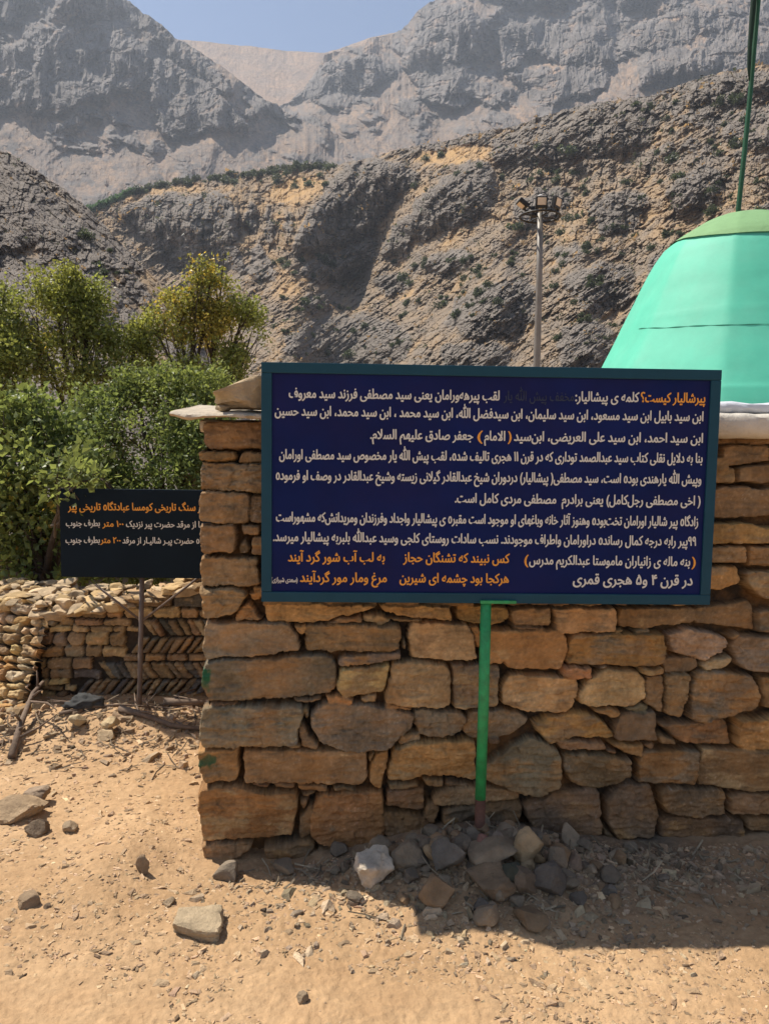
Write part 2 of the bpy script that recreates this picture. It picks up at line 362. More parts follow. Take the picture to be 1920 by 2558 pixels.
def relief(name, stones, s0, s1, z0, z1, step, O, w, nrm, mat_, parent, seed=1, up=(0, 0, 1.0), gap=.06, thick=.032, edge=.0055, warp=.008, ragged_left=False, top=None, paint=None, grow=.007):
    """stones: list of (polygon in wall coordinates, colour code). One mesh: each stone swells out of a dark recess."""
    g = np.random.default_rng(seed)
    nu, nv = int((s1 - s0) / step) + 1, int((z1 - z0) / step) + 1
    S, Z = np.meshgrid(np.linspace(s0, s1, nu), np.linspace(z0, z1, nv))
    Sw = S + warp * fbm(S * 14, Z * 14, 4, seed + 5, .62) * 1.6 + .003 * blocks(S * 40, Z * 40, seed + 15); Zw = Z + warp * fbm(S * 14 + 50, Z * 14, 4, seed + 6, .62) * 1.6 + .003 * blocks(S * 40 + 7, Z * 40, seed + 16)
    D = np.full(S.shape, -1.0); H = np.full(S.shape, -gap); C = np.zeros(S.shape + (3,)); C[:] = (.045, .033, .023)
    C *= (1 + .3 * fbm(S * 20, Z * 20, 3, 77))[..., None]
    rough = .006 * fbm(S * 30, Z * 46, 4, seed + 1) + .006 * fbm(S * 9, Z * 9, 3, seed + 2) + .006 * blocks(S * 16, Z * 26, seed + 4)
    H += .012 * fbm(S * 30, Z * 30, 3, seed + 3)
    mott = fbm(S * 55, Z * 60, 3, seed + 12, .7)
    stain = fbm(S * 7, Z * 11, 4, seed + 8); streak = fbm(S * 5, Z * 38, 3, seed + 9)
    for P, code in stones:
        P = np.asarray(P, float); c_ = P.mean(0); ex_ = np.ptp(P, axis=0); P = c_ + (P - c_) * (ex_ + grow) / ex_
        a0, a1 = P.min(0) - .02, P.max(0) + .02
        i0, i1 = np.searchsorted(S[0], [a0[0], a1[0]]); j0, j1 = np.searchsorted(Z[:, 0], [a0[1], a1[1]])
        if i1 <= i0 or j1 <= j0: continue
        sl = (slice(j0, j1), slice(i0, i1))
        d = poly_inside(Sw[sl], Zw[sl], P)
        size = min(np.ptp(P[:, 0]), np.ptp(P[:, 1]))
        e = min(edge, size * .42)
        prof = np.sqrt(np.clip(1 - (1 - np.clip(d / e, 0, 1)) ** 2, 0, 1))
        t = thick * min(1, .35 + size / .12)
        tx, tz = g.normal(0, .07, 2); c = P.mean(0)
        off = g.normal(0, .006)
        st = g.uniform(.5, 1.6)
        strat = .004 * st * np.round(2.2 * streak[sl] + 1.1 * stain[sl])          # broken ledges on the split face
        h = -gap + (gap + t * .35 + off + (Sw[sl] - c[0]) * tx + (Zw[sl] - c[1]) * tz + rough[sl] * st + strat) * prof
        sel = (d > 0) & (d > D[sl])
        D[sl] = np.where(sel, d, D[sl]); H[sl] = np.where(sel, h, H[sl])
        b = np.array(PAL[code]) * g.uniform(.9, 1.35) * (1 + g.normal(0, .03, 3))
        other = np.array(PAL[g.choice(list('bgodt'))])
        mixf = sstep(.05, .35, stain[sl] + .5 * streak[sl] + g.uniform(-.25, .2))[..., None] * .75
        cc = (b * (1 - mixf) + other * mixf) * (1 + .22 * streak[sl] + .2 * stain[sl] + .5 * mott[sl])[..., None]
        cc = cc + .10 * sstep(.30, .5, mott[sl] + .3 * stain[sl])[..., None] * g.uniform(0, 1)
        C[sl] = np.where(sel[..., None], cc, C[sl])
    for cs_, cz_, rs_, rz_ in (paint or ()):                # old daubs of green paint
        k_ = sstep(1.05, .6, np.hypot((S - cs_) / rs_, (Z - cz_) / rz_) + .9 * fbm(S * 40, Z * 30, 3, 91))[..., None]
        C = C * (1 - k_) + np.array([.02, .12, .06]) * k_
    P3 = O[None, None] + S[..., None] * w + Z[..., None] * np.asarray(up) + H[..., None] * nrm
    q = grid_faces(nu, nv)
    keep = np.ones(len(q), bool)
    solid = (D > 0).ravel()
    if ragged_left:
        any_ = solid[q].any(1); sm = S.ravel()[q].mean(1); keep &= any_ | (sm > .035)
    if top is not None:
        tt = top(S).ravel(); keep &= (Z.ravel()[q].mean(1) < tt[q].mean(1))
    o = mesh_np(name, P3.reshape(-1, 3), q[keep], mat_, parent, smooth=True, cols={'col': np.clip(C, .015, .8).reshape(-1, 3)})
    return o
def courses(s0, s1, z0, z1, seed, hmin=.05, hmax=.15, wmin=.08, wmax=.34, codes='bbgotdbg', gap=.006, jit=.012):
    g = np.random.default_rng(seed); out = []; z = z0
    while z < z1:
        h = min(g.uniform(hmin, hmax), max(z1 - z, .03)); s = s0 - g.uniform(0, .1)
        while s < s1:
            w = g.uniform(wmin, wmax)
            j = lambda: g.normal(0, jit * .5)
            if h > .09 and g.random() < .25:                                        # two thin ones in place of a tall one
                m = h * g.uniform(.35, .65)
                for a, b in ((0, m), (m, h)):
                    out.append(([(s + gap, z + a + gap), (s + w - gap, z + a + gap + j() * .3), (s + w - gap, z + b - gap), (s + gap, z + b - gap + j() * .3)], g.choice(list(codes))))
            else:
                c = .2 * h
                P = [(s + gap + c * g.random(), z + gap), (s + w * .5, z + gap + j() * .4), (s + w - gap - c * g.random(), z + gap + j()), (s + w - gap + j() * .5, z + h * .5),
                     (s + w - gap - c * g.random(), z + h - gap + j()), (s + w * .5, z + h - gap + j() * .4), (s + gap + c * g.random(), z + h - gap + j()), (s + gap + j() * .5, z + h * .5)]
                out.append((P, g.choice(list(codes))))
            s += w
        z += h
    return out

# ---- the front wall: its stones as they lie, traced from two crops (origin x, origin y, scale)
K1 = (480, 1480, .43373); K2 = (1200, 1480, .43373); K8 = (460, 920, .2623); K6 = (1480, 500, .3165); KF = (0, 0, 1.15663)
STONES = [
 (K8,'d','190,510 760,505 760,760 250,772 185,700'),(K8,'b','140,800 200,785 490,798 505,850 470,880 160,882'),(K8,'b','530,850 560,800 800,800 800,892 520,890'),
 (K8,'g','165,900 800,910 800,1180 400,1162 165,1150'),(K8,'b','150,1190 200,1165 620,1192 620,1470 350,1478 160,1450'),(K8,'b','632,1205 800,1200 800,1470 632,1470'),
 (K8,'b','155,1500 480,1492 498,1640 480,1742 200,1765 150,1700'),(K8,'b','540,1490 720,1500 720,1580 560,1590'),(K8,'d','545,1650 600,1620 632,1700 612,1762 540,1762'),(K8,'b','662,1600 800,1600 800,1772 642,1772'),
 (K8,'b','150,1850 180,1800 700,1808 725,2060 180,2072 150,1950'),(K8,'o','660,2080 800,2080 800,2180 690,2180'),
 (K1,'b','50,-20 300,-25 322,5 255,110 140,140 70,135'),(K1,'o','330,0 385,0 395,40 350,50'),(K1,'o','325,50 405,155 250,160 262,105'),
 (K1,'o','425,58 1050,60 1055,85 870,130 730,165 430,162'),(K1,'o','1075,62 1480,65 1492,158 1300,142 1100,105'),(K1,'t','985,130 1100,123 1155,160 1090,176 985,162'),
 (K1,'b','1130,142 1325,150 1325,166 1165,166'),(K1,'b','740,172 870,137 975,135 975,168 800,174'),(K1,'o','1525,65 1815,85 1815,150 1720,186 1560,164 1520,142'),
 (K1,'g','85,170 560,172 612,260 620,330 400,355 80,377 58,300'),(K1,'o','590,185 656,180 656,225 625,236 600,212'),(K1,'b','665,180 1180,180 1202,210 1190,320 1120,336 660,336 648,250'),
 (K1,'t','1275,180 1590,180 1625,280 1632,376 1480,392 1262,377 1243,250'),(K1,'o','1602,190 1655,200 1655,320 1640,320'),(K1,'g','848,375 1000,352 1195,337 1202,376 1000,413 848,420'),(K1,'g','1208,262 1224,260 1226,322 1212,332'),
 (K1,'g','83,390 300,376 780,362 827,400 832,540 800,582 550,606 100,622 56,520'),(K1,'t','855,436 1140,416 1147,450 1100,572 870,597 833,560'),
 (K1,'t','1165,402 1300,392 1465,420 1490,480 1482,640 1400,657 1120,632 1113,580 1150,480'),(K1,'g','1500,416 1765,418 1752,640 1560,667 1508,650 1500,540'),
 (K1,'d','580,612 740,610 735,626 600,628'),(K1,'o','768,600 900,592 932,615 920,642 790,642'),(K1,'b','968,612 1000,592 1060,588 1066,632 985,637'),(K1,'b','1113,637 1262,655 1267,673 1118,668'),(K1,'b','85,642 250,632 250,648 110,654'),
 (K1,'g','73,657 620,645 642,680 617,790 614,857 350,877 80,882 42,800 58,690'),(K1,'g','690,680 780,630 1110,655 1272,700 1275,760 1190,822 1130,897 900,907 740,852 678,760'),
 (K1,'d','640,742 680,820 737,862 720,897 640,882 618,800'),(K1,'b','640,660 670,650 676,722 650,732'),(K1,'g','1280,675 1540,685 1573,710 1547,792 1440,827 1310,817 1283,740'),
 (K1,'g','1550,770 1600,690 1700,676 1880,692 1945,745 1850,825 1700,837 1590,832'),(K1,'g','1180,852 1200,815 1310,810 1312,850 1200,870'),(K1,'b','545,882 620,867 640,887 560,895'),
 (K1,'b','43,900 265,890 277,1000 257,1077 80,1087 43,1000'),(K1,'b','303,905 1005,905 1012,1060 960,1097 700,1092 308,1087'),(K1,'o','1060,930 1132,905 1122,980 1080,1132 1018,1090 1028,1000'),(K1,'b','1018,930 1055,920 1027,990'),
 (K1,'o','1165,890 1300,855 1390,850 1620,847 1632,1077 1450,1057 1340,1052 1270,1077 1130,1082 1124,1040'),
 (K1,'d','330,1097 440,1098 440,1118 350,1112'),(K1,'b','465,1094 590,1097 590,1125 470,1122'),(K1,'b','605,1100 780,1106 780,1138 610,1132'),(K1,'d','810,1112 940,1118 945,1138 820,1136'),(K1,'d','1130,1102 1290,1094 1310,1120 1140,1137'),
 (K1,'b','1320,1072 1450,1077 1440,1110 1350,1117'),(K1,'d','1452,1097 1600,1102 1600,1117 1460,1117'),
 (K1,'r','53,1120 110,1107 290,1102 400,1142 600,1142 617,1200 592,1290 577,1400 200,1417 70,1427 43,1260'),(K1,'d','630,1162 730,1157 700,1170 640,1174'),(K1,'d','620,1292 660,1232 690,1212 686,1400 620,1417'),(K1,'d','625,1190 670,1186 640,1262'),
 (K1,'r','720,1172 760,1152 960,1142 1090,1150 1107,1200 1102,1400 1060,1457 760,1442 690,1400 688,1250'),(K1,'d','1128,1150 1330,1132 1337,1240 1300,1252 1118,1225'),(K1,'d','1108,1270 1280,1270 1400,1332 1422,1370 1390,1412 1108,1392'),
 (K1,'b','1350,1217 1410,1207 1427,1240 1390,1322 1333,1290'),(K1,'b','1380,1192 1450,1127 1660,1115 1880,1148 1890,1200 1500,1210 1420,1217'),(K1,'d','1440,1242 1500,1217 1900,1212 1905,1280 1850,1370 1660,1402 1450,1392'),
 (K1,'b','60,1450 330,1432 352,1460 250,1530 230,1620 70,1640'),(K1,'d','420,1460 700,1427 712,1455 640,1530 430,1522'),(K1,'d','380,1540 640,1540 640,1620 380,1620'),(K1,'d','730,1470 1050,1470 1100,1560 730,1580'),(K1,'d','1120,1420 1600,1410 1600,1540 1120,1540'),(K1,'d','270,1560 370,1550 370,1640 270,1640'),
 (K2,'b','175,88 395,85 407,110 392,186 190,181 170,140'),(K2,'t','410,90 770,85 782,150 767,222 440,230 428,130'),(K2,'b','800,88 1240,88 1560,55 1582,90 1582,217 1440,197 1230,175 1080,186 960,206 810,197 783,170'),(K2,'g','1595,100 1760,95 1760,230 1592,227'),
 (K2,'b','165,182 362,195 362,211 190,206'),(K2,'b','780,207 835,211 800,232 768,230'),(K2,'g','870,216 960,202 977,225 900,232'),
 (K2,'o','10,210 440,215 492,250 497,320 467,442 160,432 130,402 10,407'),(K2,'o','510,290 540,240 1045,232 1052,330 1032,402 900,417 500,412 493,370'),(K2,'w','1083,240 1200,205 1370,235 1402,270 1387,330 1290,387 1108,342'),(K2,'b','1405,242 1470,222 1492,235 1430,264'),
 (K2,'g','1445,265 1480,248 1760,250 1760,445 1530,442 1470,402 1438,320'),(K2,'w','1255,417 1350,375 1437,365 1442,400 1390,442 1290,442'),(K2,'g','1060,387 1120,370 1242,378 1247,430 1200,457 1063,462'),
 (K2,'t','128,540 165,475 540,490 562,540 542,640 500,682 280,687 118,640'),(K2,'r','480,425 637,428 634,487 500,497 468,475'),(K2,'g','650,445 720,425 770,425 690,447'),(K2,'t','563,590 620,500 740,440 900,450 942,500 947,620 850,652 640,652 568,630'),
 (K2,'t','918,430 1042,425 1042,461 923,466'),(K2,'b','950,480 1045,475 1042,692 953,642'),(K2,'b','1060,470 1197,465 1192,560 1132,707 1060,692'),(K2,'g','1230,470 1260,445 1560,475 1592,560 1592,652 1450,702 1300,742 1203,722 1208,600'),(K2,'b','1610,480 1760,480 1760,685 1618,650'),
 (K2,'o','635,672 720,665 822,680 740,712'),(K2,'d','45,835 110,830 122,860 60,882'),(K2,'o','308,760 400,710 620,690 730,760 767,830 650,837 540,822 400,872 330,802'),(K2,'g','770,760 800,700 1000,680 1007,840 790,852 763,830'),(K2,'g','830,670 920,645 982,665 940,697 870,692'),
 (K2,'r','1018,750 1150,745 1415,735 1432,790 1437,872 1200,862 1120,842'),(K2,'b','1018,820 1100,830 1112,860 1028,862'),(K2,'o','1475,720 1760,710 1760,900 1520,907 1468,880'),(K2,'b','440,852 480,840 710,860 717,900 458,897'),(K2,'d','720,892 790,910 772,927 728,917'),(K2,'o','740,857 940,870 920,937 830,912 758,882'),(K2,'g','950,862 1000,860 1002,892 943,887'),
 (K2,'g','20,1000 120,940 160,900 290,830 432,890 457,940 457,1100 330,1167 200,1142 60,1092 20,1070'),(K2,'d','478,925 620,920 850,945 857,1040 790,1102 640,1122 520,1087 473,1010'),(K2,'r','935,905 1250,905 1252,1030 1232,1097 898,1087 903,1000'),(K2,'b','1273,890 1760,915 1760,1110 1580,1142 1260,1112 1248,1060'),
 (K2,'d','250,1212 300,1190 440,1150 660,1120 682,1150 697,1382 560,1412 340,1402 265,1300'),(K2,'d','738,1180 820,1102 960,1100 1002,1160 1022,1290 990,1402 780,1407 718,1300'),(K2,'d','1028,1150 1060,1120 1400,1140 1412,1280 1200,1287 1060,1262'),(K2,'b','1440,1172 1500,1155 1760,1160 1760,1270 1438,1272'),
 (K2,'d','1028,1310 1100,1290 1510,1310 1522,1380 1522,1452 1300,1447 1028,1402'),(K2,'b','1525,1300 1760,1300 1760,1370 1538,1362'),(K2,'d','698,1340 772,1402 718,1412'),(K2,'k','330,1432 1000,1420 1000,1500 330,1502'),(K2,'k','1020,1460 1262,1462 1262,1540 1020,1540'),(K2,'d','1272,1470 1530,1472 1530,1542 1270,1540'),(K2,'k','1560,1402 1760,1380 1760,1580 1570,1580'),(K2,'k','10,1420 320,1425 310,1540 10,1540'),
 (K6,'d','960,1868 1560,1858 1560,1920 960,1925'),(K6,'d','1000,1940 1380,1930 1392,2060 1015,2092'),(K6,'d','1410,1930 1600,1930 1600,2060 1410,2060'),(K6,'b','900,2112 1105,2105 1112,2230 900,2230'),(K6,'b','1130,2100 1400,2090 1420,2220 1130,2225'),
 (KF,'b','1490,1055 1600,1050 1700,1060 1700,1112 1490,1118'),(KF,'o','1490,1130 1590,1128 1680,1140 1680,1172 1490,1172'),(KF,'b','1490,1180 1600,1178 1605,1212 1490,1216'),(KF,'b','1615,1180 1740,1180 1740,1222 1615,1222'),(KF,'o','1490,1225 1590,1222 1598,1255 1560,1272 1490,1272'),(KF,'b','1606,1235 1740,1232 1740,1290 1640,1290 1612,1262'),
]
WO = np.array([-.725, 2.93, 0.0]); _wa = math.radians(4.6)
WW = np.array([math.cos(_wa), math.sin(_wa), 0]); WN = np.array([math.sin(_wa), -math.cos(_wa), 0])
def to_wall(px, py, O=WO, N=WN, Wd=WW):
    d = ray(px, py); t = ((O - CAM) @ N) / (d @ N); p = CAM + d * t[..., None]
    return np.stack([(p - O) @ Wd, p[..., 2]], -1)
def traced():
    out = []
    for (ox, oy, sc), code, txt in STONES:
        a = np.array([[float(v) for v in q.split(',')] for q in txt.split()])
        out.append((to_wall(ox + a[:, 0] * sc, oy + a[:, 1] * sc), code))
    return out
WALL_TOP = 1.765
shrine = thing('shrine', 'stone shrine with pale roof edge and bell-shaped turquoise dome behind the blue sign', 'shrine', (1.0, 3.2, 0))
TR = traced()
fill = [s for s in courses(.32, 2.1, 1.02, WALL_TOP, 5) if 0.28 < np.mean([p[0] for p in s[0]]) < 2.02 and np.mean([p[1] for p in s[0]]) > 1.05]
fill += [s for s in courses(2.56, 4.0, -.08, WALL_TOP, 6, hmin=.09, hmax=.20, wmin=.16, wmax=.42)] + [s for s in courses(2.02, 2.6, 1.60, WALL_TOP, 8)]
def overlaps(s):
    c = np.mean(s[0], 0)
    return any((p[:, 0].min() < c[0] < p[:, 0].max()) and (p[:, 1].min() < c[1] < p[:, 1].max()) for p, _ in TR)
fill = [s for s in fill if not overlaps(s)]
relief('front_wall', fill + TR, -.07, 3.9, -.10, WALL_TOP, .0045, WO, WW, WN, M['stone'], shrine, seed=11, ragged_left=True, paint=[(.012, to_wall(503., 1690.)[1], .03, .05), (.025, to_wall(505., 1895.)[1], .045, .035)])
side = courses(0, 4.2, -.08, WALL_TOP, 15, codes='tbgtwb')
relief('side_wall', side, .02, 4.2, -.10, WALL_TOP, .010, WO + .035 * WW, np.array([-WW[1] * 1, WW[0], 0]), -WW, M['stone'], shrine, seed=12)
b = MB()                                                   # core of the building behind the stone faces
Mw = Matrix(((WW[0], -WW[1], 0, WO[0]), (WW[1], WW[0], 0, WO[1]), (0, 0, 1, 0), (0, 0, 0, 1)))
b.box((2.2, 2.35, .83), (4.15, 4.5, 1.86), Mw)
b.build('wall_core', M['earth'], shrine)
# ---- roof edge
def slab(name, s0, s1, y0, y1, zt, th, m, seed, amp=.018, nx=120, tilt=0.0, tip=None):
    """an irregular slab: top and bottom grids with a ragged rim"""
    s = np.linspace(s0, s1, nx)
    front = y0 + amp * fbm(s * 6, s * 0 + seed, 4, seed) * 1.5
    V = []
    prof = [(0.25, -th), (0.02, -th), (-.004, -th * .75), (-.008, -th * .45), (-.002, -th * .15), (.02, 0), (.10, .004), (.4, .006), (1.0, .008)]
    for k, (d, dz) in enumerate(prof):
        yy = front + (d if d < 1 else 0) + (0 if d < 1 else (y1 - y0))
        zz = zt + dz + tilt * (yy - y0) + .35 * amp * fbm(s * 9, s * 0 + k * .35 + seed, 4, seed + 3)
        if tip is not None: zz = zz + tip(s) * (1 if dz < -th * .3 else .35)
        V.append(np.stack([s, yy + .3 * amp * fbm(s * 25, s * 0 + k * .8, 3, seed + 7), zz], -1))
    V = np.array(V).reshape(-1, 3)
    Q = np.array(Mw)[:3, :3]; V = V @ Q.T + WO
    q = grid_faces(nx, len(prof), True)
    i = np.arange(nx * len(prof)).reshape(len(prof), nx)
    ends = [np.stack([i[k, 0], i[k + 1, 0], i[len(prof) - 1 - 0, 0]], -1)[None] for k in range(len(prof) - 2)]
    ends += [np.stack([i[k, -1], i[len(prof) - 1, -1], i[k + 1, -1]], -1)[None] for k in range(len(prof) - 2)]
    o = mesh_np(name, V, [q, np.vstack(ends)], m, shrine, smooth=True)
    o.data.set_sharp_from_angle(angle=math.radians(50))
    return o
slab('coping_slab', -.105, .62, -.075, .6, 1.793, .020, M['slate'], 4, amp=.024, tilt=.09, tip=lambda s: -.012 * sstep(.1, -.1, s) + .016 * sstep(-.02, -.1, s))
slab('roof_edge', .62, 4.4, -.10, 4.6, 1.825, .10, M['plaster'], 9, amp=.03)
slab('roof_slab', -.02, .618, .10, 4.6, 1.775, .05, M['plaster'], 13, amp=.01)
slab('plaster_ledge', 1.2, 4.4, -.02, .9, 1.875, .05, M['white_sheet'], 19, amp=.03)
# ---- dome
DY = 6.0
def build_dome():
    prof = [(1000, 372), (960, 354), (911, 331), (865, 309), (816, 287), (785, 273), (753, 258), (718, 243), (684, 227), (650, 209), (620, 188), (605, 170), (590, 147), (574, 121), (557, 94), (546, 64), (540, 36), (537, 0.5)]
    ax = at(1846., 800., DY)
    zs, rs = [], []
    for y, w in prof:
        z = at(1846., float(y), DY)[2]; zs.append(z); rs.append(w * DY / F)
    zs = np.array(zs); rs = np.array(rs) * .968
    zz = np.concatenate([[1.80], np.interp(np.linspace(0, 1, 90), np.linspace(0, 1, len(zs)), zs)])
    rr = np.concatenate([[rs[0] * 1.03], np.interp(np.linspace(0, 1, 90), np.linspace(0, 1, len(zs)), rs)])
    for _ in range(3): rr[1:-1] = .25 * rr[:-2] + .5 * rr[1:-1] + .25 * rr[2:]
    na = 192; th = np.linspace(0, 2 * np.pi, na, endpoint=False)
    nf = 10; a = (th + .20) % (2 * np.pi / nf) - np.pi / nf
    facet = np.cos(np.pi / nf) / np.cos(a); facet = 1 - (1 - facet / facet.max()) * .5
    R = rr[:, None] * facet[None] * (1 + .003 * fbm(th[None] * 3, zz[:, None] * 3, 3, 5))
    V = np.stack([ax[0] + R * np.cos(th), DY + R * np.sin(th), np.repeat(zz[:, None], na, 1)], -1)
    i = np.arange(na * len(zz)).reshape(len(zz), na)
    ring = lambda ii: np.stack([ii[:-1], np.roll(ii[:-1], -1, 1), np.roll(ii[1:], -1, 1), ii[1:]], -1).reshape(-1, 4)
    dome = mesh_np('dome', V.reshape(-1, 3), ring(i), M['dome'], shrine, smooth=True)
    # the cap is a sheet drawn over the crown; its hem hangs lower at the front
    t = np.linspace(0, 1, 40)[:, None]; zb = at(1846., 606., DY)[2] - .10 * np.clip(-np.sin(th), 0, 1) + .012 * fbm(th * 2.3, th * 0, 3, 3)
    zcap = zb[None] + (zz[-1] - .0005 - zb[None]) * t
    rcap = np.interp(zcap, zz, rr) * facet[None] + .006 * (1 - t) + .008 * np.minimum(1, (1 - t) * 12) + .010 * fbm(th[None] * 2.4 + zcap * 2, zcap * 4, 4, 31) * (1 - t)
    zcap = zcap + .004 + .008 * fbm(th[None] * 1.6, zcap * 6, 3, 33) * t
    cap = mesh_np('dome_cap', np.stack([ax[0] + rcap * np.cos(th), DY + rcap * np.sin(th), zcap], -1).reshape(-1, 3), ring(np.arange(na * 40).reshape(40, na)), M['domecap'], dome, smooth=True)
    zc = at(1846., 832., DY)[2]; rc = np.interp(zc, zz, rr)                     # the hairline crack round the dome
    t = np.linspace(math.radians(196), math.radians(330), 120)
    fac = np.interp(t, th, facet)
    zt = zc - .09 * np.clip(-np.sin(t), 0, 1) + .014 * fbm(t * 2.2, t * 0, 3, 4)
    rt = np.interp(zt, zz, rr) * fac + .002
    m = MB(); m.tube([(ax[0] + r_ * math.cos(a_), DY + r_ * math.sin(a_), z_) for r_, a_, z_ in zip(rt, t, zt)], [.0024 + .0014 * math.sin(k * .7) for k in range(len(t))], 5)
    m.build('crack_line', M['crack'], dome)
build_dome()
settle(shrine)

# the loose block on the coping
def loose_block():
    Y = 2.95
    V, Fc = rock_geo((.34, .20, .105), 41, cuts=7, rough=.07, blocky=.8)
    p = at(612., 1022., Y)
    top = V[:, 2] > 0
    V[:, 2] += np.where(top, .035 * np.sin((V[:, 0] + .10) * 16) * (V[:, 2] / .07), 0) + V[:, 0] * .12 * (V[:, 2] > -.02)
    c = np.array([.44, .33, .20])[None] * (1 + .2 * noise3(V * 15, 3))[:, None]
    o = mesh_np('loose_block', V, Fc, M['rock'], smooth=True, cols={'col': c}); o.data.set_sharp_from_angle(angle=math.radians(35))
    o.location = (p[0] + .045, Y + .03, 1.795 + .07)
    tag(o, 'pale tan stone block lying loose on the coping slab beside the blue sign', 'stone')
    rock('stone_chip', 'small stone wedge under the loose block at the wall corner', 'stone', (p[0] - .085, Y), (.07, .06, .028), 77, (.42, .32, .2), rest=1.806, sub=3)
loose_block()

# ------------------------------------------------------------------ lettering
_D = {}
def _reg(ch, iso, dual): _D[ch] = (iso, dual)
for ch, iso, dual in [('ا', 0xFE8D, 0), ('آ', 0xFE81, 0), ('ب', 0xFE8F, 1), ('پ', 0xFB56, 1), ('ت', 0xFE95, 1), ('ث', 0xFE99, 1), ('ج', 0xFE9D, 1), ('چ', 0xFB7A, 1), ('ح', 0xFEA1, 1), ('خ', 0xFEA5, 1),
        ('د', 0xFEA9, 0), ('ذ', 0xFEAB, 0), ('ر', 0xFEAD, 0), ('ز', 0xFEAF, 0), ('ژ', 0xFB8A, 0), ('س', 0xFEB1, 1), ('ش', 0xFEB5, 1), ('ص', 0xFEB9, 1), ('ض', 0xFEBD, 1), ('ط', 0xFEC1, 1), ('ظ', 0xFEC5, 1),
        ('ع', 0xFEC9, 1), ('غ', 0xFECD, 1), ('ف', 0xFED1, 1), ('ق', 0xFED5, 1), ('ک', 0xFB8E, 1), ('گ', 0xFB92, 1), ('ل', 0xFEDD, 1), ('م', 0xFEE1, 1), ('ن', 0xFEE5, 1), ('ه', 0xFEE9, 1), ('و', 0xFEED, 0), ('ی', 0xFBFC, 1)]:
    _reg(ch, iso, dual)
def shape(txt):
    """joins Persian letters (presentation forms) and lays them out right to left"""
    s = txt.replace('الله', '\uFDF2'); out = []; i = 0; ZW = '\u200c'
    def joins_next(k): return k >= 0 and s[k] in _D and _D[s[k]][1]
    while i < len(s):
        c = s[i]
        if c == ZW: i += 1; continue
        if c in _D or c == 'ـ':
            if c == 'ـ': out.append(c); i += 1; continue
            prev = i > 0 and (joins_next(i - 1) or s[i - 1] == 'ـ')
            if c == 'ل' and i + 1 < len(s) and s[i + 1] == 'ا':
                out.append(chr(0xFEFC if prev else 0xFEFB)); i += 2; continue
            nxt = _D[c][1] and i + 1 < len(s) and (s[i + 1] in _D or s[i + 1] == 'ـ')
            iso = _D[c][0]
            if c == 'ه' and not prev and not nxt: out.append('\u0665'); i += 1; continue
            out.append(chr(iso + (3 if prev and nxt else 2 if nxt else 1 if prev else 0)))
        else: out.append({'(': ')', ')': '('}.get(c, c))
        i += 1
    t = ''.join(out); res = ''; j = 0; rev = []
    while j < len(t):                                             # digits keep their own order
        if t[j] in '۰۱۲۳۴۵۶۷۸۹':
            k = j
            while k < len(t) and t[k] in '۰۱۲۳۴۵۶۷۸۹': k += 1
            rev.append(t[j:k]); j = k
        else: rev.append(t[j]); j += 1
    return ''.join(reversed(rev))
def letters(name, items, material, parent, frame, size, bold=.026, lift=.0015):
    """items: (text, right px, baseline y at right, left px, baseline y at left). All strokes of one colour become one mesh."""
    O, X, N, Zv = frame
    allV, allF, base = [], [], 0
    for txt, xr, yr, xl, yl, *sz in items:
        h = size * (sz[0] if sz else 1.0)
        d = ray(np.array([xl, xr], float), np.array([yl, yr], float))
        t = ((O - CAM) @ N) / (d @ N); P = CAM + d * t[:, None]
        a, b_ = P - O; ax, az, bx, bz = a @ X, a @ Zv, b_ @ X, b_ @ Zv
        cu = bpy.data.curves.new('t', 'FONT'); cu.body = shape(txt); cu.size = h; cu.resolution_u = 3; cu.fill_mode = 'FRONT'
        ob = bpy.data.objects.new('t', cu); COL.objects.link(ob)
        dg = bpy.context.evaluated_depsgraph_get(); me = bpy.data.meshes.new_from_object(ob.evaluated_get(dg))
        n = len(me.vertices); co = np.empty(n * 3); me.vertices.foreach_get('co', co); co = co.reshape(-1, 3)
        polys = [tuple(p.vertices) for p in me.polygons]
        bpy.data.objects.remove(ob); bpy.data.curves.remove(cu); bpy.data.meshes.remove(me)
        x0, x1 = co[:, 0].min(), co[:, 0].max(); k = (bx - ax) / (x1 - x0)
        u = (co[:, 0] - x0) * k
        # a bolder stroke: the same outline laid a few times side by side, each a hair above the last
        for q, (du, dv) in enumerate(((0, 0), (1, 0), (-1, 0), (0, .8), (0, -.8), (.7, .6), (-.7, -.6))):
            uu = ax + u + du * bold * h; vv = az + (bz - az) * u / (bx - ax) + co[:, 1] + dv * bold * h
            allV.append(O + uu[:, None] * X + vv[:, None] * Zv + (lift + q * .00012) * N)
            allF += [tuple(i + base for i in p) for p in polys]; base += n
    tri = np.array([f for f in allF if len(f) == 3]); quad = np.array([f for f in allF if len(f) == 4])
    fl = [a for a in (tri, quad) if len(a)]
    return mesh_np(name, np.vstack(allV), fl, material, parent)

